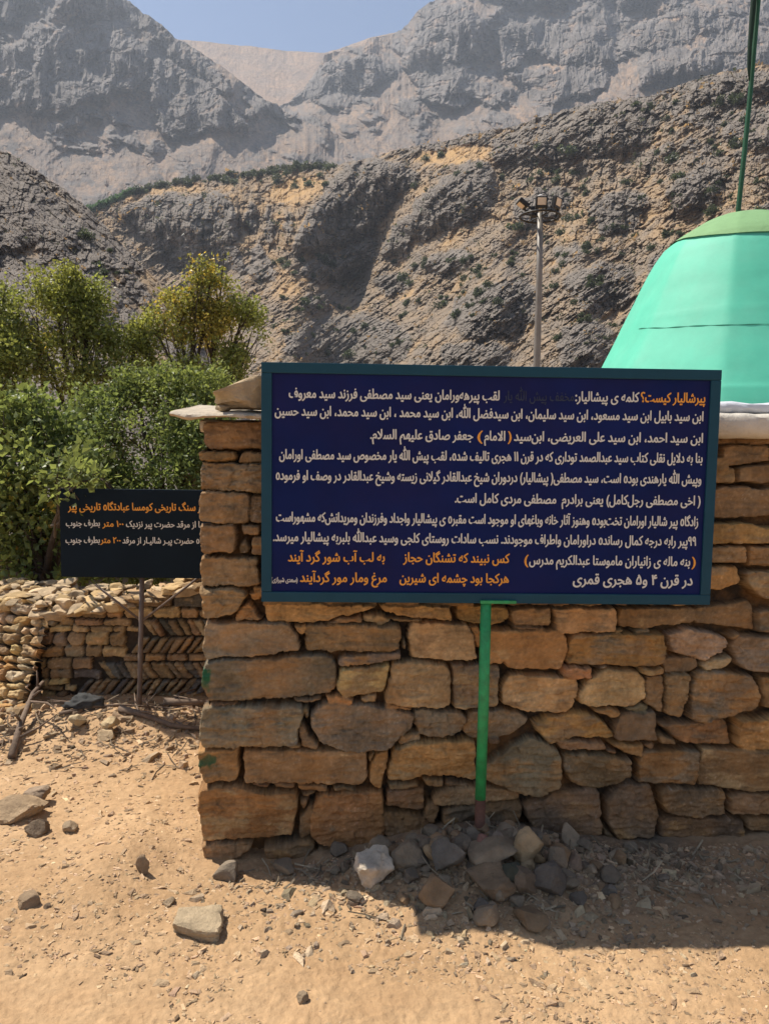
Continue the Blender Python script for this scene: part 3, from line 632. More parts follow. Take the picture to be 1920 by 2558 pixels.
# ------------------------------------------------------------------ the big blue sign
def big_sign():
    root = thing('information_sign', 'large navy sign with teal frame and white and orange Persian lettering on green post', 'sign', (.41, 2.87, 0))
    cx, cy, cz, w, h, a, bt, ct = .4108, 2.870, 1.5240, 1.7701, .9214, .03229, .00482, .00132
    Rm = Matrix.Rotation(a, 4, 'Z') @ Matrix.Rotation(bt, 4, 'X') @ Matrix.Rotation(ct, 4, 'Y')
    T = Matrix.Translation((cx, cy, cz)) @ Rm
    fr = .040
    m = MB()
    m.box((0, .0155, h / 2 - fr / 2), (w, .031, fr), T, .003); m.box((0, .0155, -h / 2 + fr / 2), (w, .031, fr), T, .003)
    for sx in (-1, 1): m.box((sx * (w / 2 - fr / 2), .0155, 0), (fr, .030, h - 2 * fr - .0004), T, .003)
    m.build('frame', M['frame'], root)
    m = MB(); m.box((0, .017, 0), (w - 2 * fr + .004, .016, h - 2 * fr + .004), T); pan = m.build('panel', M['panel'], root)
    R3 = np.array(Rm.to_3x3()); X, N, Zv = R3[:, 0], -R3[:, 1], R3[:, 2]
    fr0 = (np.array([cx, cy, cz]) - N * .009, X, N, Zv)
    S = .052
    W = [('کلمه ی پیشالیار:', 1594, 1004, 1436, 1002), ('لقب پیرهه‌ورامان یعنی سید مصطفی فرزند سید معروف', 1246, 1000, 722, 993),
         ('ابن سید بابیل ابن سید مسعود، ابن سید سلیمان، ابن سیدفضل الله، ابن سید محمد ، ابن سید محمد، ابن سید حسین', 1754, 1052, 687, 1037),
         ('ابن سید احمد، ابن سید علی العریضی، ابن‌سید', 1753, 1106, 1283, 1101), ('الامام', 1260, 1101, 1209, 1100), ('جعفر صادق علیهم السلام.', 1180, 1099, 925, 1096),
         ('بنا به دلایل نقلی کتاب سید عبدالصمد توداری که در قرن ۱۱ هجری تالیف شده، لقب پیش الله یار مخصوص سید مصطفی اورامان', 1752, 1156, 698, 1146),
         ('وپیش الله یارهندی بوده است، سید مصطفی( پیشالیار) دردوران شیخ عبدالقادر گیلانی زیسته وشیخ عبدالقادر در وصف او فرموده', 1749, 1208, 690, 1198),
         ('( اخی مصطفی رجل‌کامل) یعنی برادرم  مصطفی مردی کامل است.', 1747, 1262, 1136, 1255),
         ('زادگاه پیر شالیار اورامان تخت‌بوده وهنوز آثار خانه وباغهای او موجود است مقبره ی پیشالیار واجداد وفرزندان ومریدانش‌که مشهوراست', 1741, 1314, 690, 1302),
         ('۹۹پیر رابه درجه کمال رسانده دراورامان واطراف موجودند. نسب سادات روستای کلجی وسید عبدالله بلبربه پیشالیار میرسد.', 1736, 1363, 683, 1351),
         ('بنه ماله ی زانیاران ماموستا عبدالکریم مدرس', 1721, 1414, 1321, 1409), ('در قرن ۴ و۵ هجری قمری', 1727, 1462, 1430, 1458, 1.12), ('(سعدی شیرازی)', 743, 1454, 678, 1453, .5)]
    Og = [('پیرشالیار کیست؟', 1759, 1006, 1599, 1004), ('(', 1276, 1101, 1268, 1101), (')', 1204, 1100, 1192, 1100), ('(', 1735, 1414, 1726, 1414), (')', 1318, 1409, 1309, 1409),
          ('کس نبیند که تشنگان حجاز', 1271, 1406, 1007, 1403), ('به لب آب شور گرد آیند', 960, 1403, 720, 1402), ('هرکجا بود چشمه ای شیرین', 1269, 1456, 998, 1454), ('مرغ ومار مور گردآیند', 965, 1454, 750, 1453)]
    Fd = [('مخفف پیش الله یار', 1432, 1002, 1257, 1000)]
    letters('white_lettering', W, M['white'], pan, fr0, S)
    letters('orange_lettering', Og, M['orange'], pan, fr0, S)
    letters('faded_lettering', Fd, M['faded'], pan, fr0, S, bold=.01)
    # post: green above, rust below, standing in the rubble
    top = at(1213., 1506., 2.885); mid = at(1199., 1995., 2.88); foot = at(1197., 2110., 2.88)
    m = MB(); m.tube([top, (top + mid) / 2 + np.array([.002, 0, 0]), mid], .0215, 14); post = m.build('post', M['green_post'], root, True)
    m = MB(); m.tube([mid + np.array([0, 0, .0]), foot, foot - np.array([0, 0, .12])], [.021, .0205, .0205], 14); m.build('rusty_foot', M['rust'], post, True)
    p1 = at(1194., 1500., 2.876); p2 = at(1283., 1502., 2.880)
    m = MB(); m.box((0, 0, 0), (np.linalg.norm(p2 - p1), .038, .012), Matrix.Translation(Vector((p1 + p2) / 2 + np.array([.006, 0, -.002]))) @ Rm, .002)
    m.build('bracket', M['green_post'], root)
    settle(root)
    for c in root.children:
        pass
big_sign()

# ------------------------------------------------------------------ the second sign, half hidden by the wall
def second_sign():
    Y = 4.42
    root = thing('direction_sign', 'smaller dark sign with Persian lettering on thin brown post before the low wall', 'sign', tuple(ground_pt(348., 1775.)))
    a = at(148., 1220., Y); b_ = at(148., 1441., Y); c = at(556., 1222., Y)
    w = c[0] - a[0]; h = a[2] - b_[2]
    T = Matrix.Translation((a[0] + w / 2, Y, a[2] - h / 2))
    m = MB(); m.box((0, .012, 0), (w, .024, h), T, .004); pan = m.build('panel', M['panel_dark'], root)
    fr = (np.array([a[0], Y, b_[2]]), np.array([1., 0, 0]), np.array([0, -1., 0]), np.array([0, 0, 1.]))
    S = .060
    for it in [('کومسا از مرقد حضرت پیر نزدیک', 540, 1318, 316, 1316), ('بطرف جنوب', 250, 1314, 166, 1314), ('عبادتگاه حضرت پیـر شالیـار از مرقد', 545, 1358, 307, 1357), ('بطرف جنوب', 250, 1356, 165, 1356)]:
        letters('white_lettering', [it], M['white'], pan, fr, S * .88)
    for it in [('مزار سنگ تاریخی کومسا عبادتگاه تاریخی پیر', 525, 1276, 171, 1274, 1.05), ('۱۰۰ متر', 309, 1316, 257, 1315, .88), ('۲۰۰ متر', 302, 1357, 252, 1356, .88)]:
        letters('orange_lettering', [it], M['orange'], pan, fr, S)
    t = at(356., 1445., Y + .03); f = at(348., 1778., Y + .03)
    m = MB(); m.tube([t + np.array([0, 0, .05]), f, f - np.array([0, 0, .15])], .0155, 10); m.build('post', M['brown_post'], root, True)
    for x, y in ((238., 1460.), (500., 1440.)):
        e = at(x, y, Y + .04); s = at(354., 1552., Y + .03)
        m = MB(); m.tube([s, e], .0075, 8); m.build('brace', M['brown_post'], root, True)
    settle(root)
second_sign()

# ------------------------------------------------------------------ low dry-stone wall behind
def low_wall():
    root = thing('low_stone_wall', 'low shaded dry stone wall with herringbone rows behind the second sign', 'wall', (-1.6, 4.7, 0))
    O = np.array([-2.16, 4.66, 0.0]); a = math.radians(2.0)
    Wd = np.array([math.cos(a), math.sin(a), 0]); N = np.array([math.sin(a), -math.cos(a), 0])
    def tw(x, y): return to_wall(np.asarray(x, float), np.asarray(y, float), O, N, Wd)
    g = np.random.default_rng(3); st = []
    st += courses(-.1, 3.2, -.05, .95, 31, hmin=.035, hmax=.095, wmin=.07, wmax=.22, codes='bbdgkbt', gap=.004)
    hb = []
    sc = .3614
    def herring(x0, x1, y0, y1, lean, n):
        xs = np.linspace(x0, x1, n)
        for k in range(n - 1):
            wd = (xs[1] - xs[0]) * .86; j = g.normal(0, 5, 4)
            P = np.array([(xs[k] + j[0], y1), (xs[k] + wd + j[1], y1 - 4), (xs[k] + wd + lean + j[2], y0), (xs[k] + lean + j[3], y0 + 4)])
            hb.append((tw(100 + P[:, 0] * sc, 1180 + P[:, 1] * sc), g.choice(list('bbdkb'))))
    herring(770, 1250, 1020, 1128, -70, 9); herring(640, 1250, 1140, 1250, 75, 11)
    for x in range(580, 1250, 150): hb.append((tw(100 + np.array([x, x + 140, x + 138, x + 2]) * sc, 1180 + np.array([1305, 1300, 1262, 1258]) * sc), 'b'))
    herring(480, 1300, 1315, 1425, -80, 15); herring(250, 1300, 1432, 1540, 80, 19)
    for x in range(220, 1250, 190): hb.append((tw(100 + np.array([x, x + 180, x + 175, x + 5]) * sc, 1180 + np.array([1640, 1635, 1550, 1550]) * sc), g.choice(list('dkb'))))
    top = lambda S: .60 + .20 * sstep(.0, 1.3, S) + .03 * fbm(S * 5, S * 0, 3, 2)
    rects = [(p[:, 0].min(), p[:, 0].max(), p[:, 1].min(), p[:, 1].max()) for p, _ in hb]
    def clash(s):
        q = np.asarray(s[0]); c = q.mean(0)
        return any(r[0] - .01 < c[0] < r[1] + .01 and r[2] < c[1] < r[3] for r in rects)
    st = [s for s in st if not clash(s)]
    relief('stonework', st + hb, -.02, 2.6, -.06, .95, .0065, O, Wd, N, M['rubble'], root, seed=33, gap=.024, thick=.03, edge=.008, grow=.004, warp=.006, top=top)
    b = MB(); Mx = Matrix(((Wd[0], -Wd[1], 0, O[0]), (Wd[1], Wd[0], 0, O[1]), (0, 0, 1, 0), (0, 0, 0, 1)))
    b.box((1.3, .42, .26), (2.6, .68, .60), Mx); b.box((1.9, .42, .64), (1.4, .66, .16), Mx); b.build('wall_core', M['earth'], root)
    def pile(name, n, fn, seed, codes):
        V, Fl, C, base = [], [], [], 0; gg = np.random.default_rng(seed)
        for k in range(n):
            pos, dims, rot, code = fn(k, gg)
            v, f = rock_geo(dims, seed * 100 + k, rot, cuts=14, rough=.07, sub=3, blocky=.45)
            V.append(v + pos); Fl.append(f + base); base += len(v)
            c = np.array(PAL[code]) * gg.uniform(.85, 1.25); C.append(np.tile(c, (len(v), 1)) * (1 + .2 * noise3(v * 15, k))[:, None])
        o = mesh_np(name, np.vstack(V), np.vstack(Fl), M['rubble'], root, smooth=True, cols={'col': np.clip(np.vstack(C), .03, .8)})
        o.data.set_sharp_from_angle(angle=math.radians(22)); return o
    def capfn(k, gg):
        s = gg.uniform(-.05, 2.5); y = gg.choice([gg.uniform(-.02, .06), gg.uniform(.05, .75)], p=[.5, .5])
        z = float(top(np.array(s))) + gg.uniform(-.02, .015) + (.02 if y > .1 else 0)
        p = O + s * Wd - y * N; p = np.array([p[0], p[1], z])
        return p, (gg.uniform(.07, .2), gg.uniform(.06, .14), gg.uniform(.03, .07)), (gg.normal(0, 8), gg.normal(0, 8), gg.uniform(0, 360)), gg.choice(list('wtwtb'))
    pile('cap_stones', 190, capfn, 5, 'wt')
    wl = np.array([.955, -.296, 0]); n0 = np.array([-.296, -.955, 0]); bt = math.radians(27)      # the sunlit, leaning end face
    upv = -n0 * math.sin(bt) + np.array([0, 0, math.cos(bt)]); nb = n0 * math.cos(bt) + np.array([0, 0, math.sin(bt)])
    OL = O + np.array([.03, 0, 0]) + n0 * .30 - wl * 1.5
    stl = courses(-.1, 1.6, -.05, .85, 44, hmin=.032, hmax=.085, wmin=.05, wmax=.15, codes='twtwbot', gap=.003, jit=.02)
    relief('end_face', stl, 0, 1.52, -.05, .74, .006, OL, wl, nb, M['rubble'], root, seed=36, up=upv, gap=.05, thick=.045, edge=.012, grow=.002, warp=.012)
    def endfn(k, gg):                                      # fallen stones along its foot
        s = gg.uniform(-.2, 1.6); p = OL + s * wl + n0 * gg.uniform(-.06, .22) ** 1; sz = gg.uniform(.03, .09)
        return np.array([p[0], p[1], float(gh(p[0], p[1])) + sz * .2]), (sz * 1.5, sz * 1.1, sz * .75), (gg.normal(0, 18), gg.normal(0, 18), gg.uniform(0, 360)), gg.choice(list('twtwbo'))
    pile('fallen_stones', 110, endfn, 6, 'wt')
    b = MB(); b.box((-.72, .60, .25), (1.4, .7, .70), Mx); b.build('end_core', M['earth'], root)
    def topl(k, gg):
        p = OL + gg.uniform(0, 1.55) * wl - n0 * gg.uniform(.28, 1.0)
        return np.array([p[0], p[1], .63 + gg.uniform(-.02, .03)]), (gg.uniform(.06, .18), gg.uniform(.06, .15), gg.uniform(.03, .07)), (gg.normal(0, 9), gg.normal(0, 9), gg.uniform(0, 360)), gg.choice(list('wtw'))
    pile('end_cap_stones', 170, topl, 7, 'wt')
    settle(root)
low_wall()

# ------------------------------------------------------------------ flagpole and floodlight mast
def flagpole():
    P = lambda x, y: at(float(x), float(y), DY)
    foot = P(1841, 545)
    root = thing('flagpole', 'leaning dark green flagpole with furled flag rising from the turquoise dome', 'flagpole', tuple(foot))
    m = MB(); m.tube([P(1841, 560), P(1843, 520), P(1856, 400), P(1872, 240), P(1893, 0), P(1916, -260)], [.020, .019, .019, .018, .017, .016], 12); m.build('pole', M['pole_green'], root, True)
    m = MB(); m.tube([P(1834, 541), P(1850, 541)], .012, 8); m.build('foot_clamp', M['lamp_dark'], root)
    pts = [P(x, y) + np.array([0, -.02, 0]) for x, y in ((1867, 205), (1866, 170), (1868, 120), (1873, 60), (1878, 0), (1886, -80), (1900, -220))]
    m = MB(); m.tube(pts, [.004, .014, .016, .020, .022, .03, .02], 9); m.build('furled_flag', M['flag'], root, True)
    settle(root)
flagpole()
def mast():
    Y = 24.0; P = lambda x, y: at(float(x), float(y), Y)
    head = P(1348, 541); foot = P(1336, 1000); foot = np.array([foot[0] - .12, foot[1], -4.6])
    root = thing('floodlight_mast', 'tall grey mast with a ring of floodlights rising above the blue sign', 'floodlight mast', tuple(foot))
    m = MB(); m.tube([foot, P(1340, 905), P(1346, 700), head + np.array([0, 0, .1])], [.14, .115, .10, .085], 16); m.build('mast_pole', M['mast'], root, True)
    m = MB(); R = .62
    m.tube([head + np.array([R * math.cos(t), R * math.sin(t), 0]) for t in np.linspace(0, 2 * np.pi, 33)], .035, 8, False)
    for k in range(4):
        t = k * math.pi / 2 + .4; m.tube([head, head + np.array([R * math.cos(t), R * math.sin(t), 0])], .022, 6)
    m.build('lamp_ring', M['lamp_dark'], root)
    for k, (ang, tilt) in enumerate(((-90, 6), (-8, 14), (188, 55), (90, 10), (-40, 12))):
        t = math.radians(ang); r_ = R * (.35 if k == 0 else 1.0)
        T = Matrix.Translation(Vector(head + np.array([r_ * math.cos(t), r_ * math.sin(t), .38 if k == 0 else .30]))) @ Matrix.Rotation(t + math.pi / 2, 4, 'Z') @ Matrix.Rotation(math.radians(tilt), 4, 'X')
        m = MB(); m.box((0, .07, 0), (.36, .14, .34), T, .02)
        for s in (-1, 1): m.box((s * .17, .05, -.17), (.03, .05, .30), T)
        fl = m.build('floodlight', M['lamp_dark'], root)
        m = MB(); m.box((0, -.006, .02), (.27, .012, .22), T, .004); m.build('lamp_glass', M['lamp_glass'], fl)
    m = MB(); m.tube([head + np.array([0, 0, .1]), head + np.array([0, 0, .56]), head + np.array([0, 0, .60]), head + np.array([0, 0, .66])], [.05, .06, .15, .05], 14); m.build('mast_cap', M['lamp_white'], root, True)
    settle(root)
mast()

# ------------------------------------------------------------------ mountains and hillsides
def lerpx(tab, X):
    t = np.array(tab, float) * 1.15663; return np.interp(X, t[:, 0], t[:, 1])
def terrain(name, skyl, base, R0, R1, fn, x0, x1, nu, nv, soilc, rockc, seed, crest_rough=4.0, drop=.25, blur=22):
    """a mountain face: every column climbs from its foot at distance R0 to its crest at R1.
    fn(X, Y, v) gives steepness (1 = cliff), relief in photo-pixel units and how much soil lies there."""
    X = np.linspace(x0, x1, nu); v = np.linspace(0, 1, nv)
    yc = lerpx(skyl, X) + crest_rough * (.9 * fbm(X / 130, X * 0 + seed, 3, seed + 9) + ridged(X / 60, X * 0 + seed, 4, seed) + .6 * fbm(X / 14, X * 0 + seed, 3, seed + 3))
    yb = lerpx(base, X) if isinstance(base, list) else np.full(nu, float(base))
    XX = np.repeat(X[None], nv, 0); vv = np.repeat(v[:, None], nu, 1); YY = yb[None] + (yc - yb)[None] * vv
    steep, rel, soil, tint = fn(XX, YY, vv)
    steep = boxblur(boxblur(np.clip(steep, 0, 1), nu // blur, nv // 40), nu // blur, nv // 40)
    g = 1 - .86 * steep
    cs = np.cumsum(g, 0); cs = cs - cs[:1]; tot = cs[-1:]
    k = max(3, nu // 30); ker = np.ones(k) / k
    r0 = R0(X) if callable(R0) else np.full(nu, float(R0)); r1 = R1(X) if callable(R1) else np.full(nu, float(R1))
    R = r0[None] + (r1 - r0)[None] * cs / tot
    R = R - R / F * rel * sstep(0, .04, vv)
    d = ray(XX, YY); hl = np.hypot(d[..., 0], d[..., 1])
    P = CAM + d / hl[..., None] * R[..., None]
    back = []                                                   # the far side falls away behind the crest
    for q in (1.0, 2.0, 4.0):
        b_ = P[-1].copy(); h = d[-1, :, :2] / hl[-1][:, None]
        b_[:, :2] += h * (R[-1] * .06 * q)[:, None]; b_[:, 2] -= (R[-1] * .05 * q * drop * 4) ; back.append(b_)
    V = np.concatenate([P, np.array(back)], 0)
    pad = lambda A: np.concatenate([A, np.repeat(A[-1:], 3, 0)], 0).ravel()
    o = mesh_np(name, V.reshape(-1, 3), grid_faces(nu, nv + 3), terr_mat(name + '_surface', rockc, soilc, float(np.mean(r0))), smooth=False,
                attrs={'soil': pad(soil), 'tint': pad(tint)})
    o['kind'] = 'structure'
    return dict(X=X, v=v, yb=yb, yc=yc, P=P, soil=soil)
def terr_mat(name, rockc, soilc, R):
    m = bpy.data.materials.new(name); m.use_nodes = True; n = m.node_tree.nodes; l = m.node_tree.links; b = n['Principled BSDF']
    b.inputs['Roughness'].default_value = .95; b.inputs['Specular IOR Level'].default_value = .1
    tc = n.new('ShaderNodeTexCoord')
    def nz(sc, det, rg=.65):
        t = n.new('ShaderNodeTexNoise'); t.inputs['Scale'].default_value = sc; t.inputs['Detail'].default_value = det; t.inputs['Roughness'].default_value = rg; l.new(tc.outputs['Object'], t.inputs['Vector']); return t
    a1 = n.new('ShaderNodeAttribute'); a1.attribute_name = 'soil'; a2 = n.new('ShaderNodeAttribute'); a2.attribute_name = 'tint'
    t1 = nz(14.0 / R, 8); rp = n.new('ShaderNodeValToRGB'); e = rp.color_ramp.elements
    e[0].position = .3; e[0].color = (*[c * .62 for c in rockc], 1); e[1].position = .7; e[1].color = (*[c * 1.35 for c in rockc], 1); l.new(t1.outputs['Fac'], rp.inputs[0])
    sc = n.new('ShaderNodeMix'); sc.data_type = 'RGBA'; sc.inputs['A'].default_value = (*soilc[0], 1); sc.inputs['B'].default_value = (*soilc[1], 1); l.new(a2.outputs['Fac'], sc.inputs['Factor'])
    t2 = nz(60.0 / R, 6, .7); ad = n.new('ShaderNodeMath'); ad.operation = 'MULTIPLY_ADD'; ad.inputs[1].default_value = .7; l.new(t2.outputs['Fac'], ad.inputs[0])
    s2 = n.new('ShaderNodeMath'); s2.operation = 'SUBTRACT'; s2.inputs[1].default_value = .35; l.new(a1.outputs['Fac'], s2.inputs[0]); l.new(s2.outputs[0], ad.inputs[2])
    mx = n.new('ShaderNodeMix'); mx.data_type = 'RGBA'; l.new(ad.outputs[0], mx.inputs['Factor']); l.new(rp.outputs[0], mx.inputs['A']); l.new(sc.outputs['Result'], mx.inputs['B'])
    t3 = nz(120.0 / R, 5, .7); mr = n.new('ShaderNodeMapRange'); mr.inputs['From Min'].default_value = .3; mr.inputs['From Max'].default_value = .7; mr.inputs['To Min'].default_value = .75; mr.inputs['To Max'].default_value = 1.25
    l.new(t3.outputs['Fac'], mr.inputs['Value']); vm = n.new('ShaderNodeVectorMath'); vm.operation = 'SCALE'; l.new(mx.outputs['Result'], vm.inputs[0]); l.new(mr.outputs[0], vm.inputs['Scale'])
    l.new(vm.outputs[0], b.inputs['Base Color'])
    bp = n.new('ShaderNodeBump'); bp.inputs['Strength'].default_value = .6; bp.inputs['Distance'].default_value = R / 150; t4 = nz(160.0 / R, 6, .7); l.new(t4.outputs['Fac'], bp.inputs['Height']); l.new(bp.outputs[0], b.inputs['Normal'])
    return m
def blob(X, Y, items):
    s = 0
    for cx, cy, rx, ry, a in items: s = s + a * np.exp(-(((X - cx) / rx) ** 2 + ((Y - cy) / ry) ** 2))
    return s
def masses(X, Y, txt, k=7.0):
    """distance inside the nearest of the outlined rock masses (outlines in 1/1.15663 photo pixels), with ragged borders"""
    D = np.full(X.shape, -1.0)
    wx = X + 13 * fbm(X / 34, Y / 34, 4, 601, .6) * 1.6; wy = Y + 13 * fbm(X / 34 + 31, Y / 34, 4, 602, .6) * 1.6
    for t in txt:
        P = np.array([[float(v) for v in q.split(',')] for q in t.split()]) * 1.15663
        a, b = P.min(0) - 30, P.max(0) + 30
        sel = (X > a[0]) & (X < b[0]) & (Y > a[1]) & (Y < b[1])
        if sel.any(): D[sel] = np.maximum(D[sel], poly_inside(wx[sel], wy[sel], P, k))
    return D
FAR_L = ['0,150 60,140 130,55 250,35 330,110 310,190 250,205 180,222 130,252 40,238 -80,240 -80,170', '325,125 400,130 480,200 530,240 545,285 450,282 400,302 350,300 325,230', '-300,60 -120,20 0,60 -20,120 -150,160 -300,150', '100,20 180,-60 260,-30 280,25 180,50', '20,-90 110,-60 90,10 10,60 -60,20',
         '300,40 350,60 400,100 470,150 520,205 480,210 420,160 340,110', '225,235 275,250 290,285 240,270', '545,215 580,225 560,262 520,250']
FAR_R = ['690,140 800,112 865,150 800,200 720,202 650,232 640,205', '900,25 1000,-5 1060,60 1050,122 960,140 880,125', '1060,55 1180,35 1300,60 1335,150 1240,152 1150,120 1080,172', '1075,160 1200,138 1312,130 1322,192 1250,216 1165,232 1140,200', '1350,60 1500,5 1565,60 1460,102 1375,112',
         '1375,130 1550,92 1660,60 1760,60 1760,140 1500,162 1375,192', '610,235 720,258 705,290 600,270', '880,150 980,160 1030,200 1000,240 900,215', '1000,-100 1200,-120 1260,0 1120,20 1020,-20', '1300,-100 1500,-100 1480,-20 1330,30']
SOIL_FAR = ((.245, .188, .150), (.36, .245, .165)); ROCK_FAR = (.165, .148, .137)
def far_fn(seed, talus_y, polys):
    def fn(X, Y, v):
        w = 30 * fbm(X / 110, Y / 110, 3, seed)
        big = fbm((X + w) / 170, (Y - .25 * X) / 120, 5, seed + 1, .6)
        md = masses(X, Y, polys); cl = np.maximum(sstep(-.5, 10, md), .8 * sstep(.02, .2, big - .12 + .25 * sstep(talus_y + 60, talus_y - 100, Y + w)))
        fl = ridged((X + w) / 30, Y / 110, 4, seed + 4); fl2 = ridged((X + w * .5) / 90, (Y + w) / 150, 4, seed + 6)
        f3 = ridged((X - .3 * Y) / 15, (Y + .3 * X) / 20, 3, seed + 8)
        b1 = blocks((X + .3 * w) / 20, (Y + w) / 42, seed + 30); b2 = blocks(X / 9, Y / 15, seed + 34)
        fl3 = ridged((X + .6 * w) / 52, (Y + w) / 210, 4, seed + 40, .6)
        shelf = sstep(.12, .3, fbm((X + w) / 70, (Y + .35 * X + w) / 17, 4, seed + 42))
        macro = 150 * fbm((X + w) / 260, (Y + .5 * X) / 230, 3, seed + 50) + 60 * ridged((X - .3 * Y) / 170, (Y + .3 * X) / 200, 2, seed + 52)
        macro = macro + 46 * (1 - np.exp(-np.maximum(md, 0) / 16))
        rel = macro + cl * (16 * fl + 70 * fl2 + 40 * fl3 + 9 * f3 + 9 * b1 + 6 * b2 - 10 * shelf) + (1 - cl) * (16 * fbm(X / 90, Y / 70, 4, seed + 9) + 7 * ridged(X / 20, Y / 30, 3, seed + 12) + 34 * ridged((X + .6 * Y + w) / 120, (Y - .3 * X) / 260, 4, seed + 15) + 9 * b2 * sstep(-.1, .25, fbm(X / 50, Y / 30, 3, seed + 17)))
        soil = np.clip(1 - cl * (1 - .9 * shelf) + .5 * fbm(X / 18, Y / 12, 3, seed + 20) - .5 * sstep(.2, .55, f3) - .8 * sstep(.05, .35, fbm(X / 60, Y / 34, 5, seed + 25, .6)), 0, 1)
        tint = np.clip(.35 + 1.5 * fbm(X / 120, Y / 90, 4, seed + 22), 0, 1)
        cl = cl * .7
        return cl, rel, soil, tint
    return fn
terrain('saddle_mountain', [(200, 70), (330, 78), (380, 84), (440, 88), (500, 96), (560, 101), (620, 109), (700, 113), (740, 101), (800, 80), (900, 60)], 380., 1900, 2700,
        lambda X, Y, v: (.15 + 0 * X, 16 * fbm(X / 90, Y / 60, 4, 3) + 5 * ridged(X / 22, Y / 30, 3, 4), np.clip(.95 + .5 * fbm(X / 40, Y / 22, 4, 5) - .15, 0, 1), np.clip(.75 + .6 * fbm(X / 80, Y / 50, 3, 8), 0, 1)),
        230, 1040, 420, 160, ((.32, .215, .145), (.40, .255, .155)), ROCK_FAR, 1, crest_rough=2)
terrain('left_mountain', [(-420, -120), (-260, -150), (0, -140), (150, -95), (270, -8), (300, 18), (350, 48), (380, 76), (410, 92), (440, 112), (480, 142), (505, 160), (540, 190), (575, 212), (610, 232), (660, 256), (720, 284), (900, 350)],
        [(-420, 520), (900, 420)], 900, lambda X: 1750 - .45 * np.clip(X, 0, 1000), far_fn(51, 310, FAR_L), -460, 1000, 820, 480, SOIL_FAR, ROCK_FAR, 5, crest_rough=8)
terrain('right_mountain', [(470, 320), (520, 278), (560, 250), (600, 226), (640, 200), (662, 178), (685, 146), (700, 116), (720, 108), (770, 95), (810, 77), (850, 68), (880, 46), (905, 16), (940, -4), (1000, -50), (1200, -110), (1500, -120), (1700, -120), (1980, -120)],
        [(470, 455), (900, 410), (1300, 300), (1660, 260), (1980, 240)], 1000, lambda X: 1900 + 0 * X, far_fn(83, 300, FAR_R), 560, 2250, 880, 440, SOIL_FAR, ROCK_FAR, 9, crest_rough=8)

